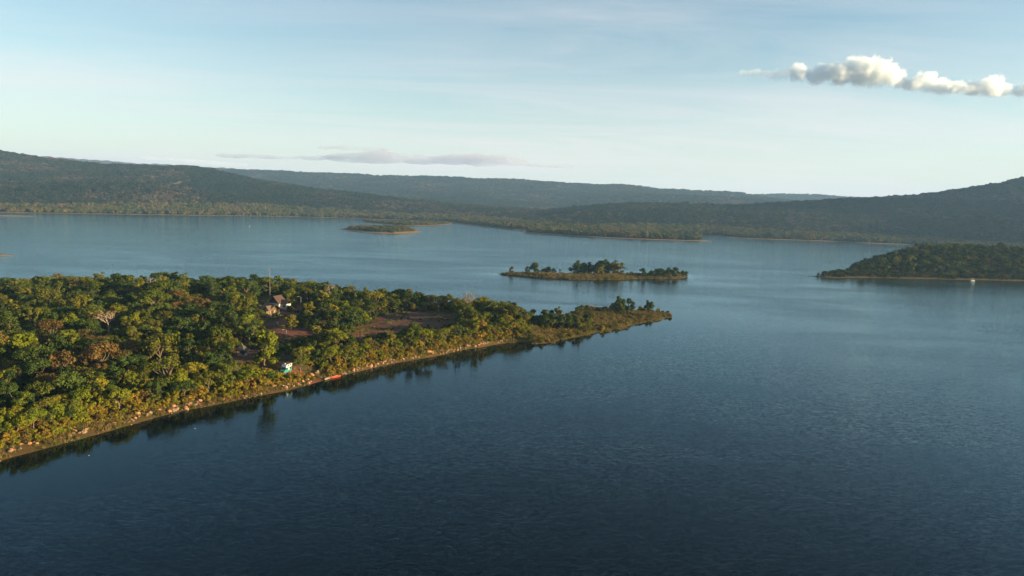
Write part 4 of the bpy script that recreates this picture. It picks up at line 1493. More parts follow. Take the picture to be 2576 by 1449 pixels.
def shrub_look(t):
    return '%s %s shrub' % ('small' if t.s < 0.5 else ('big' if t.s > 0.95 else 'middling'), CNAME[t.col])


for t, lb in rows_label(ind_s, shrub_look, shrub_row):
    o = bpy.data.objects.new('shrub', MODEL['shrub'][t.i][1])
    o.location = (t.x, t.y, t.z); o.rotation_euler = (0, 0, t.rz); o.scale = (t.s,) * 3
    COL.objects.link(o)
    o.material_slots[0].link = 'OBJECT'; o.material_slots[0].material = M[t.col]
    tag(o, lb, 'shrub', 'shrubs on the near shore bank')
scatter_trees('undergrowth', under, 'dense low undergrowth between the trees of the peninsula', 'undergrowth')
scatter_trees('point_bushes', point_bush, 'golden low brush spread over the grassy point', 'brush')


# ------------------------------------------------------------------ grass and reeds
def tuft(name, seed, mat, n, h, spread, w):
    r = np.random.default_rng(seed)
    V, F = [], []
    for k in range(n):
        b = np.array([r.normal(0, spread), r.normal(0, spread), 0.0]); an = r.uniform(0, 6.28)
        tip = b + np.array([r.normal(0, h * 0.28), r.normal(0, h * 0.28), h * r.uniform(0.6, 1.1)])
        sd_ = np.array([math.cos(an), math.sin(an), 0]) * w
        i = len(V)
        V += [b - sd_, b + sd_, (b + tip) / 2 + sd_ * 0.8 + np.array([0, 0, h * 0.1]), (b + tip) / 2 - sd_ * 0.8 + np.array([0, 0, h * 0.1]), tip]
        F += [(i, i + 1, i + 2, i + 3), (i + 3, i + 2, i + 4)]
    me = bpy.data.meshes.new(name); me.from_pydata([tuple(v) for v in V], [], F); me.materials.append(mat)
    return bpy.data.objects.new(name, me)


grass_coll = proto_collection('grass_tufts', [tuft('g%d' % i, 300 + i, M['grass'], 16, 0.5, 0.28, 0.06) for i in range(3)])
reed_coll = proto_collection('reed_tufts', [tuft('r%d' % i, 320 + i, M['reed'], 18, 1.0, 0.34, 0.07) for i in range(3)])


def scatter_tufts(name, pts, lo, hi, coll, label, cat):
    n = len(pts)
    s = rng.uniform(lo, hi, n)
    return scatter(name, pts, np.column_stack([s, s, s * rng.uniform(0.7, 1.2, n)]), rng.uniform(0, 6.28, n), rng.integers(0, 3, n), coll, label, cat)


ng = 75000
gp = np.column_stack([rng.uniform(-260, X_POINT2, ng), rng.uniform(by0, by1, ng)])
gd = sdist(pen_poly, gp); gf = line_dist(front_line, gp)
gz = pen_h(gp, gd); gu = pix(np.column_stack([gp, gz]))
gn = fbm(gp[:, 0] / 7.0, gp[:, 1] / 7.0, 3, 61)
keep = (gd > 0.6) & (gu[:, 0] > -20) & (gu[:, 0] < 1400) & (((gf < 17) & (gn + 0.4 * sstep(0.5, 4, gd) > 0.08)) | ((gf >= 17) & (gn > 0.1)))
scatter_tufts('grass', np.column_stack([gp, gz - 0.03])[keep], 0.5, 1.3, grass_coll, 'short green and dry grass along the near shore strip', 'grass')
nr = 15000
rp_ = np.column_stack([rng.uniform(X_POINT - 10, pen_poly[:, 0].max() + 6, nr), rng.uniform(P(1300, 870)[1] - 20, P(1500, 770)[1] + 20, nr)])
rd = sdist(pen_poly, rp_); rz_ = np.maximum(pen_h(rp_, rd), -0.3)
rn = fbm(rp_[:, 0] / 8.0, rp_[:, 1] / 8.0, 3, 63)
keep = (rd > -2.2) & ((rn > -0.12) & (rd > 0.3) | ((rd <= 0.3) & (rn > 0.2)))
scatter_tufts('reeds', np.column_stack([rp_, rz_ - 0.05])[keep], 0.6, 1.5, reed_coll, 'golden-brown reeds and dry grass covering the grassy point', 'reeds')
n5 = 5200                                   # dry golden tussocks along the foot of the bank
_t = rng.uniform(0, 1, n5) * (len(FRONT_PX) - 12) + 1
_i = np.floor(_t).astype(int); _fr = (_t - _i)[:, None]
bp_ = front_line[_i] * (1 - _fr) + front_line[_i + 1] * _fr
_dd = rng.uniform(1.5, 8.0, n5)
bp_ = bp_ + np.column_stack([-0.46 * _dd, 0.88 * _dd]) + rng.normal(0, 0.8, bp_.shape)
bd_ = sdist(pen_poly, bp_); bz_ = pen_h(bp_, bd_)
keep = (bd_ > 0.5) & (fbm(bp_[:, 0] / 6.0, bp_[:, 1] / 6.0, 3, 97) > -0.08)
scatter_tufts('bank_grass', np.column_stack([bp_, bz_ - 0.04])[keep], 0.35, 1.0, reed_coll, 'dry golden tussock grass at the foot of the near bank', 'grass')
nm_ = 9000
mp2 = np.column_stack([rng.uniform(mid_poly[:, 0].min(), mid_poly[:, 0].max(), nm_), rng.uniform(mid_poly[:, 1].min(), mid_poly[:, 1].max(), nm_)])
md_ = sdist(mid_poly, mp2); mz_ = mid_h(mp2, md_)
keep = md_ > 0.5
scatter_tufts('island_grass', np.column_stack([mp2, mz_ - 0.05])[keep], 0.7, 1.9, reed_coll, 'golden dry grass and brush on the mid-lake island', 'grass')
mb_ = [shrub_at(mp2[n, 0], mp2[n, 1], mz_[n] - 0.05, rng.uniform(0.3, 0.85), ('leaf_olive', 'leaf_rust', 'leaf_dark', 'leaf_gold', 'leaf_gold')[rng.integers(0, 5)]) for n in range(0, nm_, 13) if md_[n] > 0.3]
scatter_trees('island_brush', mb_, 'low mixed brush on the mid-lake island', 'brush')

# scrub on the far islands
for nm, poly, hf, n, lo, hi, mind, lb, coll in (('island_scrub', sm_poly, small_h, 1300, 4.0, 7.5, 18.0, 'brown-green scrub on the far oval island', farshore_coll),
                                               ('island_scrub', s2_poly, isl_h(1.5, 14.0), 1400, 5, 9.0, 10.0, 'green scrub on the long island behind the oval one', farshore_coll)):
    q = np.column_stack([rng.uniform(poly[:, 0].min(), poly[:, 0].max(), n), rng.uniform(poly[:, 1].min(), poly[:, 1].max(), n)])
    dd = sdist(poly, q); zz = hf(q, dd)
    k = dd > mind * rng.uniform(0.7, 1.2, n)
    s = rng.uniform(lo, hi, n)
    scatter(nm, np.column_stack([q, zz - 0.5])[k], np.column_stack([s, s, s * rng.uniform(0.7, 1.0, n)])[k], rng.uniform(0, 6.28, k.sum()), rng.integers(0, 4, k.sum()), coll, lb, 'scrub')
# brush strip at the foot of the right-hand island
q = np.column_stack([rng.uniform(right_poly[:, 0].min(), right_poly[:, 0].max(), 5000), rng.uniform(right_poly[:, 1].min(), right_poly[:, 1].max() - 90, 5000)])
dd = sdist(right_poly, q); zz = right_h(q, dd)
rb = [shrub_at(q[n, 0], q[n, 1], zz[n] - 0.05, rng.uniform(0.7, 1.6), ('leaf_dark', 'leaf_olive', 'leaf_dark', 'leaf_rust')[rng.integers(0, 4)]) for n in range(5000)
      if 2.0 < dd[n] < 14 and pix(np.array([q[n, 0], q[n, 1], 1.0]))[0, 0] > 2040 and rng.uniform() < (0.15 if dd[n] < 4 else 0.8)]
scatter_trees('shore_brush', rb, 'dark low brush along the foot of the right-hand island', 'brush')


# ------------------------------------------------------------------ boulders
def rock_mesh(seed, sub=2):
    r = np.random.default_rng(seed)
    bm = bmesh.new(); bmesh.ops.create_icosphere(bm, subdivisions=sub, radius=0.5)
    off = Vector(r.uniform(-50, 50, 3))
    for v in bm.verts:
        a = mnoise.fractal(v.co * 2.2 + off, 0.9, 2.0, 3)
        c = mnoise.cell(v.co * 2.6 + off)
        v.co *= 1 + 0.28 * a + 0.16 * c
        v.co.z *= 0.75
    me = bpy.data.meshes.new('rock'); bm.to_mesh(me); bm.free()
    return me


ROCKS = [rock_mesh(400 + i) for i in range(6)]
for m_ in ROCKS:
    m_.materials.append(M['rock'])


class Rk:
    pass


rocks = []


def add_rock(u, v, size, label=None, z=0.6):
    p = P(u, v, z); zz = pen_z(p[0], p[1]); p = P(u, v, zz); zz = pen_z(p[0], p[1])
    t = Rk(); t.x, t.y, t.z, t.s, t.u, t.label = p[0], p[1], zz + size * 0.16, size, u, label
    rocks.append(t)


for (u, v, s, lb) in [(347, 1036, 1.7, 'large orange-lit boulder standing upright in the grass below the bank'), (378, 1041, 1.1, 'pale boulder just right of the upright orange boulder'),
                      (496, 1015, 1.0, 'front one of two rounded orange boulders close together'), (503, 1008, 1.15, 'rear one of two rounded orange boulders close together'),
                      (656, 982, 1.2, 'rounded orange boulder below the camper van shrubs'), (690, 966, 1.3, 'orange block boulder half hidden in shrubs below the van'),
                      (742, 946, 1.3, 'tall tan boulder on the bank between van and red boat'), (761, 961, 1.4, 'pale tan boulder at the grass edge left of the red boat'),
                      (774, 956, 1.1, 'orange boulder beside the pale tan one near the boat'), (784, 932, 1.7, 'pointed orange earth boulder at the end of the track'),
                      (798, 932, 1.9, 'broad orange earth boulder at the end of the track'), (750, 971, 0.9, 'small pale boulder alone on the grass strip near the boat'),
                      (154, 1106, 1.0, 'pale oblong boulder lying in the grass at left'), (1350, 0, 0, '')]:
    if s: add_rock(u, v, s, lb)
for k in range(285):
    u = rng.uniform(5, 1290)
    if rng.uniform() < 0.45:
        u = rng.uniform(870, 1290)
    w = P(*[u, np.interp(u, [a for a, b in FRONT_PX], [b for a, b in FRONT_PX])])
    left = 1 - float(sstep(200, 900, np.array(u)))
    dd = (0.7 + 3.3 * left) + rng.normal(0.3, 0.9)
    if u > 860:
        dd = rng.uniform(0.1, 2.6)
    x, y = w[0] - 0.35 * dd, w[1] + dd * 1.05
    z = pen_z(x, y)
    t = Rk(); t.s = float(np.clip(rng.lognormal(-0.32, 0.42), 0.35, 1.6)); t.x, t.y, t.z, t.u, t.label = x, y, z + t.s * 0.12, u, None
    rocks.append(t)


def rock_look(t):
    return '%s tan boulder' % ('small' if t.s < 0.5 else ('big' if t.s > 0.85 else 'middling'))


rl = dict((id(t), lb) for t, lb in rows_label([t for t in rocks if not t.label], rock_look, lambda t: 'on the near shore'))
for t in rocks:
    o = bpy.data.objects.new('boulder', ROCKS[rng.integers(0, 6)])
    o.location = (t.x, t.y, t.z); o.rotation_euler = (rng.uniform(-.3, .3), rng.uniform(-.3, .3), rng.uniform(0, 6.28))
    o.scale = (t.s * rng.uniform(0.85, 1.25), t.s * rng.uniform(0.8, 1.1), t.s * rng.uniform(0.8, 1.2))
    COL.objects.link(o)
    if rng.uniform() < 0.3:
        o.material_slots[0].link = 'OBJECT'; o.material_slots[0].material = M['rock2']
    tag(o, t.label or rl[id(t)], 'boulder', 'boulders along the near shore')
stone_protos = []
for i in range(4):
    me = rock_mesh(430 + i, 1); me.materials.append(M['rock'] if i % 2 else M['rock2']); stone_protos.append(bpy.data.objects.new('s%d' % i, me))
stone_coll = proto_collection('stones', stone_protos)
ns_ = 20000
sp_ = np.column_stack([rng.uniform(-260, X_POINT2 + 40, ns_), rng.uniform(by0, by1, ns_)])
s_d = sdist(pen_poly, sp_); s_f = line_dist(front_line, sp_)
s_u = pix(np.column_stack([sp_, np.zeros(ns_)]))[:, 0]
lf = 1 - sstep(200, 900, s_u)
w_ = np.abs(s_f - (1.2 + 4.0 * lf)) < 2.0
keep = (s_d > -0.4) & (s_f < 15) & (s_u > -20) & (w_ | (s_f < 1.2) | (rng.uniform(0, 1, ns_) < 0.05))
sz0 = pen_h(sp_, s_d)
k = keep.sum(); s = np.clip(rng.lognormal(-1.05, 0.45, k), 0.12, 0.75)
scatter('stones', np.column_stack([sp_, sz0])[keep], np.column_stack([s, s, s * 0.8]), rng.uniform(0, 6.28, k), rng.integers(0, 4, k), stone_coll, 'scattered small stones along the near waterline', 'stones')

# ------------------------------------------------------------------ houses
M['shingle'] = plain('shingle_roof', (0.13, 0.085, 0.052), 0.85, var=0.3, scale=4.0, bump=0.6)
M['shingle_red'] = plain('red_brown_roof', (0.06, 0.036, 0.03), 0.85, var=0.3, scale=4.0, bump=0.6)
M['porch'] = plain('porch_paint', (0.50, 0.36, 0.22), 0.7, var=0.12)
M['dull_white'] = plain('dull_white', (0.32, 0.32, 0.33), 0.7, var=0.1)
M['white_wall'] = plain('white_wall', (0.36, 0.35, 0.34), 0.8, var=0.06)
M['cream'] = plain('cream_wall', (0.44, 0.27, 0.15), 0.8, var=0.1)
M['wood'] = plain('dark_wood', (0.07, 0.045, 0.03), 0.8, var=0.3)
M['pale_wood'] = plain('weathered_wood', (0.34, 0.24, 0.16), 0.85, var=0.25)
M['glass'] = plain('dark_glass', (0.02, 0.025, 0.03), 0.08, var=0.1, spec=0.6)
M['white_paint'] = plain('white_paint', (0.58, 0.57, 0.54), 0.5, var=0.05)
M['steel'] = plain('galvanised_steel', (0.30, 0.30, 0.29), 0.5, metal=0.4, var=0.12)
M['rusty'] = plain('rust_painted_steel', (0.24, 0.15, 0.10), 0.6, var=0.2)
M['thatch'] = plain('grey_thatch', (0.075, 0.065, 0.055), 0.95, var=0.3, scale=6)
M['van_green'] = plain('van_green', (0.035, 0.20, 0.165), 0.35, var=0.06, spec=0.5)
M['black'] = plain('black_rubber', (0.02, 0.02, 0.02), 0.7, var=0.2)
M['boat_red'] = plain('boat_red', (0.46, 0.065, 0.03), 0.45, var=0.12)
M['pink_board'] = plain('faded_sign', (0.45, 0.24, 0.19), 0.7, var=0.15)


def gable(mb, L, W, z0, rise, th=0.14, ox=0.0, oy=0.0, rz=0.0):
    """two thick roof slopes, ridge along local x"""
    c, s = math.cos(rz), math.sin(rz)
    for sg in (-1, 1):
        pts = []
        for dz in (0, th):
            for (x, y, z) in ((-L / 2, sg * W / 2, z0), (L / 2, sg * W / 2, z0), (L / 2, 0, z0 + rise), (-L / 2, 0, z0 + rise)):
                pts.append((ox + x * c - y * s, oy + x * s + y * c, z + dz))
        mb.add(pts, [(3, 2, 1, 0), (4, 5, 6, 7), (0, 1, 5, 4), (1, 2, 6, 5), (2, 3, 7, 6), (3, 0, 4, 7)])
    return mb


def gable_wall(mb, W, z0, rise, x, th=0.12, ox=0.0, oy=0.0, rz=0.0):
    c, s = math.cos(rz), math.sin(rz)
    pts = []
    for dx in (0, th):
        for (y, z) in ((-W / 2, z0), (W / 2, z0), (0, z0 + rise)):
            X, Y = x + dx, y
            pts.append((ox + X * c - Y * s, oy + X * s + Y * c, z))
    mb.add(pts, [(0, 1, 2), (5, 4, 3), (0, 3, 4, 1), (1, 4, 5, 2), (2, 5, 3, 0)])
    return mb


# the lit house with a shingle roof
hp = P(679, 800, 4.6); hz_ = pen_z(hp[0], hp[1])
h1 = empty('house', (hp[0], hp[1] + 2.6, hz_), R(-38)); h1.scale = (1.1,) * 3
tag(h1, 'small sunlit house with brown shingle gables and bright columned porch', 'house')
MB().box((-1.2, 0.3, 0.35), (7.4, 5.0, 0.7)).build('plinth', M['pale_wood'], h1)
MB().box((-2.4, 0.4, 1.75), (4.6, 4.2, 2.1)).build('wall', M['cream'], h1)
MB().box((0.95, 0.9, 1.75), (2.06, 3.2, 2.1)).build('wall', M['cream'], h1)
gable(MB(), 7.8, 6.2, 2.85, 2.35, ox=-1.2, oy=0.3).build('roof', M['shingle'], h1)
gable(MB(), 3.6, 4.0, 2.95, 1.75, ox=1.0, oy=-1.6, rz=R(90)).build('roof', M['shingle'], h1)
gable_wall(MB(), 5.0, 2.8, 1.9, 2.2, ox=-1.2, oy=0.3).build('gable', M['wood'], h1)
gable_wall(MB(), 3.2, 2.9, 1.4, 1.45, ox=1.0, oy=-1.6, rz=R(-90)).build('gable', M['cream'], h1)
for (x, y) in ((2.35, -2.05), (2.35, -0.2), (2.35, 1.7), (-0.4, -2.05), (1.0, -2.05), (-2.6, -2.05)):
    MB().box((x, y, 1.8), (0.24, 0.24, 2.2)).build('column', M['porch'], h1)
for (x, y, a, L_) in ((2.35, -1.12, 90, 1.6), (2.35, 0.75, 90, 1.65), (0.3, -2.05, 0, 1.15), (-1.5, -2.05, 0, 1.9)):
    MB().box((x, y, 1.05), (L_, 0.12, 0.7), R(a)).build('railing', M['porch'], h1)
d_ = MB().box((2.005, 0.4, 1.6), (0.07, 0.9, 1.75)).build('door', M['wood'], h1)
MB().box((2.05, 0.72, 1.6), (0.05, 0.06, 0.12)).build('handle', M['steel'], d_)
for x in (-3.6, -2.0):
    w = MB().box((x, -1.72, 1.85), (0.9, 0.06, 1.0)).build('window', M['glass'], h1)
    MB().box((x, -1.77, 1.32), (1.05, 0.1, 0.08)).build('sill', M['white_paint'], w)
MB().box((2.85, -0.2, 0.2), (0.7, 1.6, 0.4)).build('step', M['pale_wood'], h1)

# the white house behind the mast
hp = P(690, 784, 4.6); hz2 = pen_z(hp[0], hp[1])
h2 = empty('house', (hp[0] + 0.6, hp[1] + 5.0, hz2), R(-18)); h2.scale = (0.98,) * 3
tag(h2, 'white-walled house with steep red-brown roof behind the lit house', 'house')
MB().box((-1.0, 0, 1.6), (6.0, 5.0, 3.2)).build('wall', M['white_wall'], h2)
MB().box((3.6, 0.6, 1.45), (3.19, 3.8, 2.9)).build('wall', M['white_wall'], h2)
gable(MB(), 6.6, 6.6, 3.05, 3.6, ox=-1.0, rz=R(90)).build('roof', M['shingle_red'], h2)
gable(MB(), 4.4, 4.8, 2.85, 1.9, ox=3.5, oy=0.6).build('roof', M['shingle_red'], h2)
gable_wall(MB(), 4.9, 3.1, 2.6, 2.35, ox=-1.0, rz=R(-90)).build('gable', M['shingle_red'], h2)
for (x, y, wd, hh_) in ((-2.6, -2.53, 1.1, 1.2), (-0.1, -2.53, 1.4, 1.3), (4.0, -1.33, 1.2, 1.1)):
    w = MB().box((x, y, 1.85), (wd, 0.06, hh_)).build('window', M['glass'], h2)
    MB().box((x, y - 0.05, 1.85 - hh_ / 2 - 0.05), (wd + 0.2, 0.14, 0.09)).build('sill', M['white_paint'], w)
    MB().box((x, y - 0.035, 1.85), (0.07, 0.03, hh_)).build('mullion', M['white_paint'], w)
d_ = MB().box((1.35, -2.53, 1.05), (0.9, 0.06, 2.0)).build('door', M['wood'], h2)
MB().box((1.65, -2.58, 1.05), (0.06, 0.05, 0.12)).build('handle', M['steel'], d_)
for x in (-3.9, 1.9):
    MB().box((x, -2.62, 1.6), (0.26, 0.2, 3.1)).build('column', M['white_paint'], h2)

# the dark hut near the track
hp = P(606, 898, 3.8); hz3 = pen_z(hp[0], hp[1])
h3 = empty('hut', (hp[0], hp[1] + 1.4, hz3), R(-12))
tag(h3, 'dark pyramid-roofed hut in the shade beside the shore track', 'hut')
MB().box((0, 0, 0.18), (3.0, 3.0, 0.36)).build('floor_slab', M['pale_wood'], h3)
pv = [(-1.95, -1.95, 2.1), (1.95, -1.95, 2.1), (1.95, 1.95, 2.1), (-1.95, 1.95, 2.1), (0, 0, 4.0), (0, 0, 3.86), (-1.8, -1.8, 2.0), (1.8, -1.8, 2.0), (1.8, 1.8, 2.0), (-1.8, 1.8, 2.0)]
rf_ = mesh_obj('roof', pv, [(0, 1, 4), (1, 2, 4), (2, 3, 4), (3, 0, 4), (7, 6, 5), (8, 7, 5), (9, 8, 5), (6, 9, 5), (0, 6, 7, 1), (1, 7, 8, 2), (2, 8, 9, 3), (3, 9, 6, 0)], M['thatch'], h3)
MB().tube([(0, 0, 3.9), (0, 0, 4.25)], [0.09, 0.05], 6).build('finial', M['steel'], rf_)
for x in (-1.35, 1.35):
    for y in (-1.35, 1.35):
        MB().tube([(x, y, 0.3), (x, y, 2.35)], 0.09, 6).build('post', M['wood'], h3)
MB().box((-0.15, 0.5, 1.25), (2.3, 0.08, 1.8)).build('back_wall', M['wood'], h3)
MB().box((-0.1, -1.35, 0.75), (1.3, 0.06, 0.85)).build('panel', M['dull_white'], h3)
MB().box((1.35, -0.2, 0.75), (0.06, 1.0, 0.8)).build('panel', M['dull_white'], h3)
# low white posts edging the hut yard
for k in range(7):
    q = P(630 + k * 5.4, 899.5 + k * 0.75, 3.6); zz = pen_z(q[0], q[1])
    o = MB().tube([(0, 0, -0.1), (0, 0, 0.42), (0, 0, 0.5)], [0.12, 0.12, 0.08], 8).build('marker_post', M['dull_white'])
    o.location = (q[0], q[1], zz)
    tag(o, '%s short white marker post counted from the dark hut' % nth(k + 1), 'post', 'white posts edging the hut yard')

# mast
mp3 = P(679.5, 768, 4.8); mz3 = pen_z(mp3[0], mp3[1])
Dm = math.hypot(mp3[0], mp3[1])
mt_top = (768 - 681) * Dm / FPX * 1.02
mast = empty('radio_mast', (mp3[0], mp3[1], mz3))
tag(mast, 'very tall thin rusty radio mast rising between the two houses', 'mast')
MB().tube([(0, 0, -0.2), (0, 0, mt_top * 0.48)], [0.09, 0.08], 8).build('lower_pole', M['steel'], mast)
ms = MB()
for k in range(3):
    an = 2 * math.pi * k / 3
    ms.tube([(0.13 * math.cos(an), 0.13 * math.sin(an), mt_top * 0.46), (0.11 * math.cos(an), 0.11 * math.sin(an), mt_top * 0.97)], 0.032, 5)
up = ms.build('lattice_section', M['rusty'], mast)
for k in range(14):
    z0_ = mt_top * (0.47 + 0.5 * k / 14); z1_ = mt_top * (0.47 + 0.5 * (k + 1) / 14)
    a0, a1 = 2 * math.pi * (k % 3) / 3, 2 * math.pi * ((k + 1) % 3) / 3
    MB().tube([(0.12 * math.cos(a0), 0.12 * math.sin(a0), z0_), (0.12 * math.cos(a1), 0.12 * math.sin(a1), z1_)], 0.025, 4).build('brace', M['rusty'], up)
MB().tube([(0, 0, mt_top * 0.95), (0, 0, mt_top)], [0.05, 0.025], 6).build('antenna_rod', M['steel'], mast)
MB().box((0, 0, 0.0), (0.9, 0.9, 0.3)).build('footing', M['white_wall'], mast)


def lamp(u, v, hpx, label, side=-1):
    q = P(u, v, 4.8); z = pen_z(q[0], q[1]); q = P(u, v, z)
    h = hpx * math.hypot(q[0], q[1]) / FPX
    r_o = empty('street_lamp', (q[0], q[1], z)); tag(r_o, label, 'street lamp', 'street lamps of the peninsula')
    MB().tube([(0, 0, -0.2), (0, 0, h * 0.5), (0, 0, h * 0.97)], [0.10, 0.085, 0.07], 8).build('pole', M['steel'], r_o)
    a = MB().tube([(0, 0, h * 0.95), (side * 0.35, -0.05, h), (side * 1.1, -0.15, h * 1.01)], [0.06, 0.05, 0.05], 6).build('arm', M['steel'], r_o)
    MB().box((side * 1.3, -0.18, h * 1.01), (0.62, 0.26, 0.13), 0, 0.8).build('lamp_head', M['white_paint'], a)
    MB().box((0, 0, 0.08), (0.4, 0.4, 0.16)).build('base_plate', M['steel'], r_o)


lamp(757, 776, 29, 'grey street lamp beside the upper drive right of the white house')
lamp(773, 756, 23, 'pale street lamp behind the upper drive, farthest from the shore')
lamp(721, 851, 21, 'grey street lamp in the shaded yard nearest the camper van')
# sign
q = P(698, 821.5, 4.7); z = pen_z(q[0], q[1])
sg = empty('sign', (q[0], q[1], z), R(-15)); tag(sg, 'small faded pink sign on one post beside the red dirt road', 'sign')
MB().box((0, 0, 0.45), (0.18, 0.14, 1.2)).build('post', M['pink_board'], sg)
MB().box((0, -0.02, 1.25), (0.95, 0.12, 0.75)).build('board', M['pink_board'], sg)

# ------------------------------------------------------------------ camper van
q = P(719, 927, 3.8); z = pen_z(q[0], q[1])
vn = empty('camper_van', (q[0], q[1], z + 0.02), R(212)); vn.rotation_euler = (R(-4), R(2), R(252)); vn.scale = (0.8, 0.88, 1.0)
tag(vn, 'turquoise-green camper van with raised white pop-up roof on the track', 'van')
prof = [(-2.45, 0.42), (-2.5, 0.9), (-2.42, 1.9), (-2.3, 2.02), (1.1, 2.02), (1.75, 1.35), (2.4, 1.12), (2.5, 0.85), (2.48, 0.42)]
body = MB().prism(prof, -0.92, 0.92).build('body', M['van_green'], vn)
MB().add([(1.18, -0.80, 1.98), (1.18, 0.80, 1.98), (1.80, 0.84, 1.37), (1.80, -0.84, 1.37)], [(0, 1, 2, 3)]).build('windscreen', M['glass'], vn)
for sgn in (-1, 1):
    y = sgn * 0.925
    dr_ = MB().box((0.75, y, 1.12), (1.1, 0.02, 1.45)).build('door', M['van_green'], vn)
    MB().box((0.8, y * 1.018, 1.58), (0.85, 0.02, 0.48)).build('window', M['glass'], dr_)
    MB().box((0.35, y * 1.03, 1.2), (0.16, 0.03, 0.05)).build('handle', M['steel'], dr_)
    MB().box((-0.55, y * 1.01, 1.45), (0.62, 0.03, 0.62)).build('window', M['white_paint'], vn)
    MB().box((-1.6, y * 1.01, 1.5), (0.8, 0.03, 0.5)).build('window', M['glass'], vn)
    MB().box((2.46, sgn * 0.66, 0.85), (0.1, 0.34, 0.2)).build('headlight', M['white_paint'], vn)
    MB().box((-2.49, sgn * 0.78, 0.95), (0.06, 0.14, 0.4)).build('tail_light', M['boat_red'], vn)
    for x in (-1.55, 1.55):
        wh = MB().tube([(x, sgn * 0.72, 0.35), (x, sgn * 0.95, 0.35)], 0.35, 14).build('wheel', M['black'], vn)
        MB().tube([(x, sgn * 0.94, 0.35), (x, sgn * 0.965, 0.35)], 0.2, 10).build('rim', M['steel'], wh)
MB().box((2.52, 0, 0.55), (0.14, 1.8, 0.24)).build('bumper', M['black'], vn)
MB().box((-2.52, 0, 0.55), (0.12, 1.8, 0.2)).build('bumper', M['black'], vn)
top = MB().prism([(-2.4, 2.06), (-2.5, 3.05), (1.0, 3.05), (1.5, 2.3), (1.3, 2.06)], -0.98, 0.98).build('raised_roof', M['white_paint'], vn)
for x in (-1.65, -0.35):
    for sgn in (-1, 1):
        MB().box((x, sgn * 0.995, 2.62), (0.85, 0.02, 0.56)).build('window', M['glass'], top)
MB().box((-0.55, 0, 2.045), (3.9, 2.02, 0.05)).build('roof_seal', M['black'], vn)
cap = MB().box((-0.75, 0, 3.1), (3.6, 2.1, 0.12), 0, 0.96).build('roof_cap', M['wood'], vn)
MB().tube([(0.85, 0.1, 3.16), (0.85, 0.1, 3.28), (0.85, 0.1, 3.40)], [0.34, 0.30, 0.12], 10).build('roof_dome', M['white_paint'], cap)


# ------------------------------------------------------------------ boats
def canoe(name, L, W, H, mat, loc, rz, label, cat='boat', seats=2, pitch=0.0):
    rt = empty(name, loc, rz); rt.rotation_euler = (0, pitch, rz); tag(rt, label, cat)
    n = 14; V = []; F = []
    for side in (0, 1):                     # outer then inner skin
        k = 1.0 if side == 0 else 0.86
        for i in range(n + 1):
            t = -1 + 2 * i / n
            w = W / 2 * (1 - abs(t) ** 2.4) * k + 0.02
            sh = 0.10 * H * t * t
            bz = (0.0 if side == 0 else 0.07) + 0.35 * H * abs(t) ** 4
            for (yy, zz) in ((-w, H + sh), (-w * 0.85, H * 0.45 + bz * 0.5), (-w * 0.35, bz), (w * 0.35, bz), (w * 0.85, H * 0.45 + bz * 0.5), (w, H + sh)):
                V.append((t * L / 2, yy, zz))
    B = (n + 1) * 6
    for i in range(n):
        for j in range(5):
            a = i * 6 + j
            F.append((a, a + 6, a + 7, a + 1)); F.append((B + a, B + a + 1, B + a + 7, B + a + 6))
        for j in (0, 5):
            a = i * 6 + j
            F.append((a, B + a, B + a + 6, a + 6) if j == 0 else (a, a + 6, B + a + 6, B + a))
    hull = mesh_obj('hull', V, F, mat, rt)
    for k in range(seats):
        x = L * (-0.22 + 0.44 * k / max(1, seats - 1))
        MB().box((x, 0, H * 0.72), (0.22, W * 0.82, 0.05)).build('seat', M['pale_wood'], rt)
    return rt


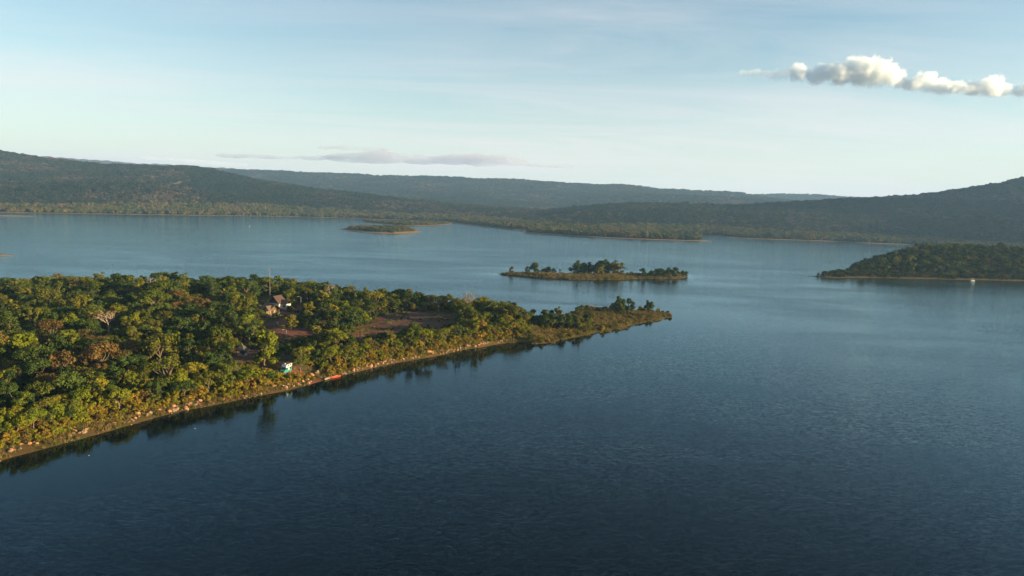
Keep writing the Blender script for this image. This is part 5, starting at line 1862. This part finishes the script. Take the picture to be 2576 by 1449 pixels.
a, b = P(834, 951.5), P(858, 946.0)
ct = (a + b) / 2; rzb = math.atan2(b[1] - a[1], b[0] - a[0])
Lb = float(np.linalg.norm(b - a))
canoe('boat', Lb, 1.15, 0.5, M['boat_red'], (ct[0], ct[1] - 0.3, -0.08), rzb, 'bright red-orange rowing boat floating at the shore', seats=3)
a, b = P(817, 955.5, 0.15), P(835, 948.5, 0.15)
ct = (a + b) / 2; rzb = math.atan2(b[1] - a[1], b[0] - a[0])
canoe('canoe', float(np.linalg.norm(b - a)), 0.75, 0.38, M['pale_wood'], (ct[0], ct[1], 0.05), rzb, 'long weathered wooden canoe lying ashore beside the red boat', seats=2)

# white pontoon boat at the right-hand island
q = P(2446, 706.5)
pb = empty('pontoon_boat', (q[0], q[1], 0.0), R(8)); pb.scale = (0.75,) * 3; tag(pb, 'white canopied pontoon boat moored below the steep island', 'boat')
for y in (-0.95, 0.95):
    MB().tube([(-2.9, y, 0.12), (-2.4, y, 0.15), (2.3, y, 0.15), (3.0, y, 0.3)], [0.2, 0.32, 0.32, 0.08], 8).build('float', M['white_paint'], pb)
MB().box((0, 0, 0.5), (5.4, 2.4, 0.14)).build('deck', M['pale_wood'], pb)
for y in (-1.15, 1.15):
    MB().box((-0.2, y, 0.92), (4.6, 0.06, 0.7)).build('side_panel', M['dull_white'], pb)
for x in (-2.1, 1.7):
    for y in (-1.1, 1.1):
        MB().tube([(x, y, 0.57), (x, y, 2.6)], 0.05, 6).build('canopy_post', M['steel'], pb)
MB().box((-0.2, 0, 2.66), (4.6, 2.5, 0.16), 0, 0.94).build('canopy', M['dull_white'], pb)
MB().box((-2.0, 0, 0.95), (0.9, 0.9, 0.75)).build('engine_box', M['boat_red'], pb)

# floats on the water
M['foam'] = plain('white_float', (0.8, 0.8, 0.78), 0.5, var=0.05)
for k, (u, v, s, lb) in enumerate([(628, 569, 1.1, 'white marker buoy far out on the left part of the lake'), (224, 1146, 0.14, 'small white float off the grassy shore, nearest the left edge'),
                                   (491, 1078, 0.14, 'small white float farther out from the near shore')]):
    q = P(u, v)
    bo = empty('buoy', (q[0], q[1], 0)); tag(bo, lb, 'buoy', 'white floats on the lake')
    MB().tube([(0, 0, -0.3 * s), (0, 0, 0.0), (0, 0, 0.35 * s), (0, 0, 0.6 * s)], [0.3 * s, 0.5 * s, 0.42 * s, 0.12 * s], 10).build('float', M['foam'], bo)
    MB().tube([(0, 0, 0.5 * s), (0, 0, 1.3 * s)], [0.06 * s, 0.05 * s], 6).build('staff', M['foam'], bo)
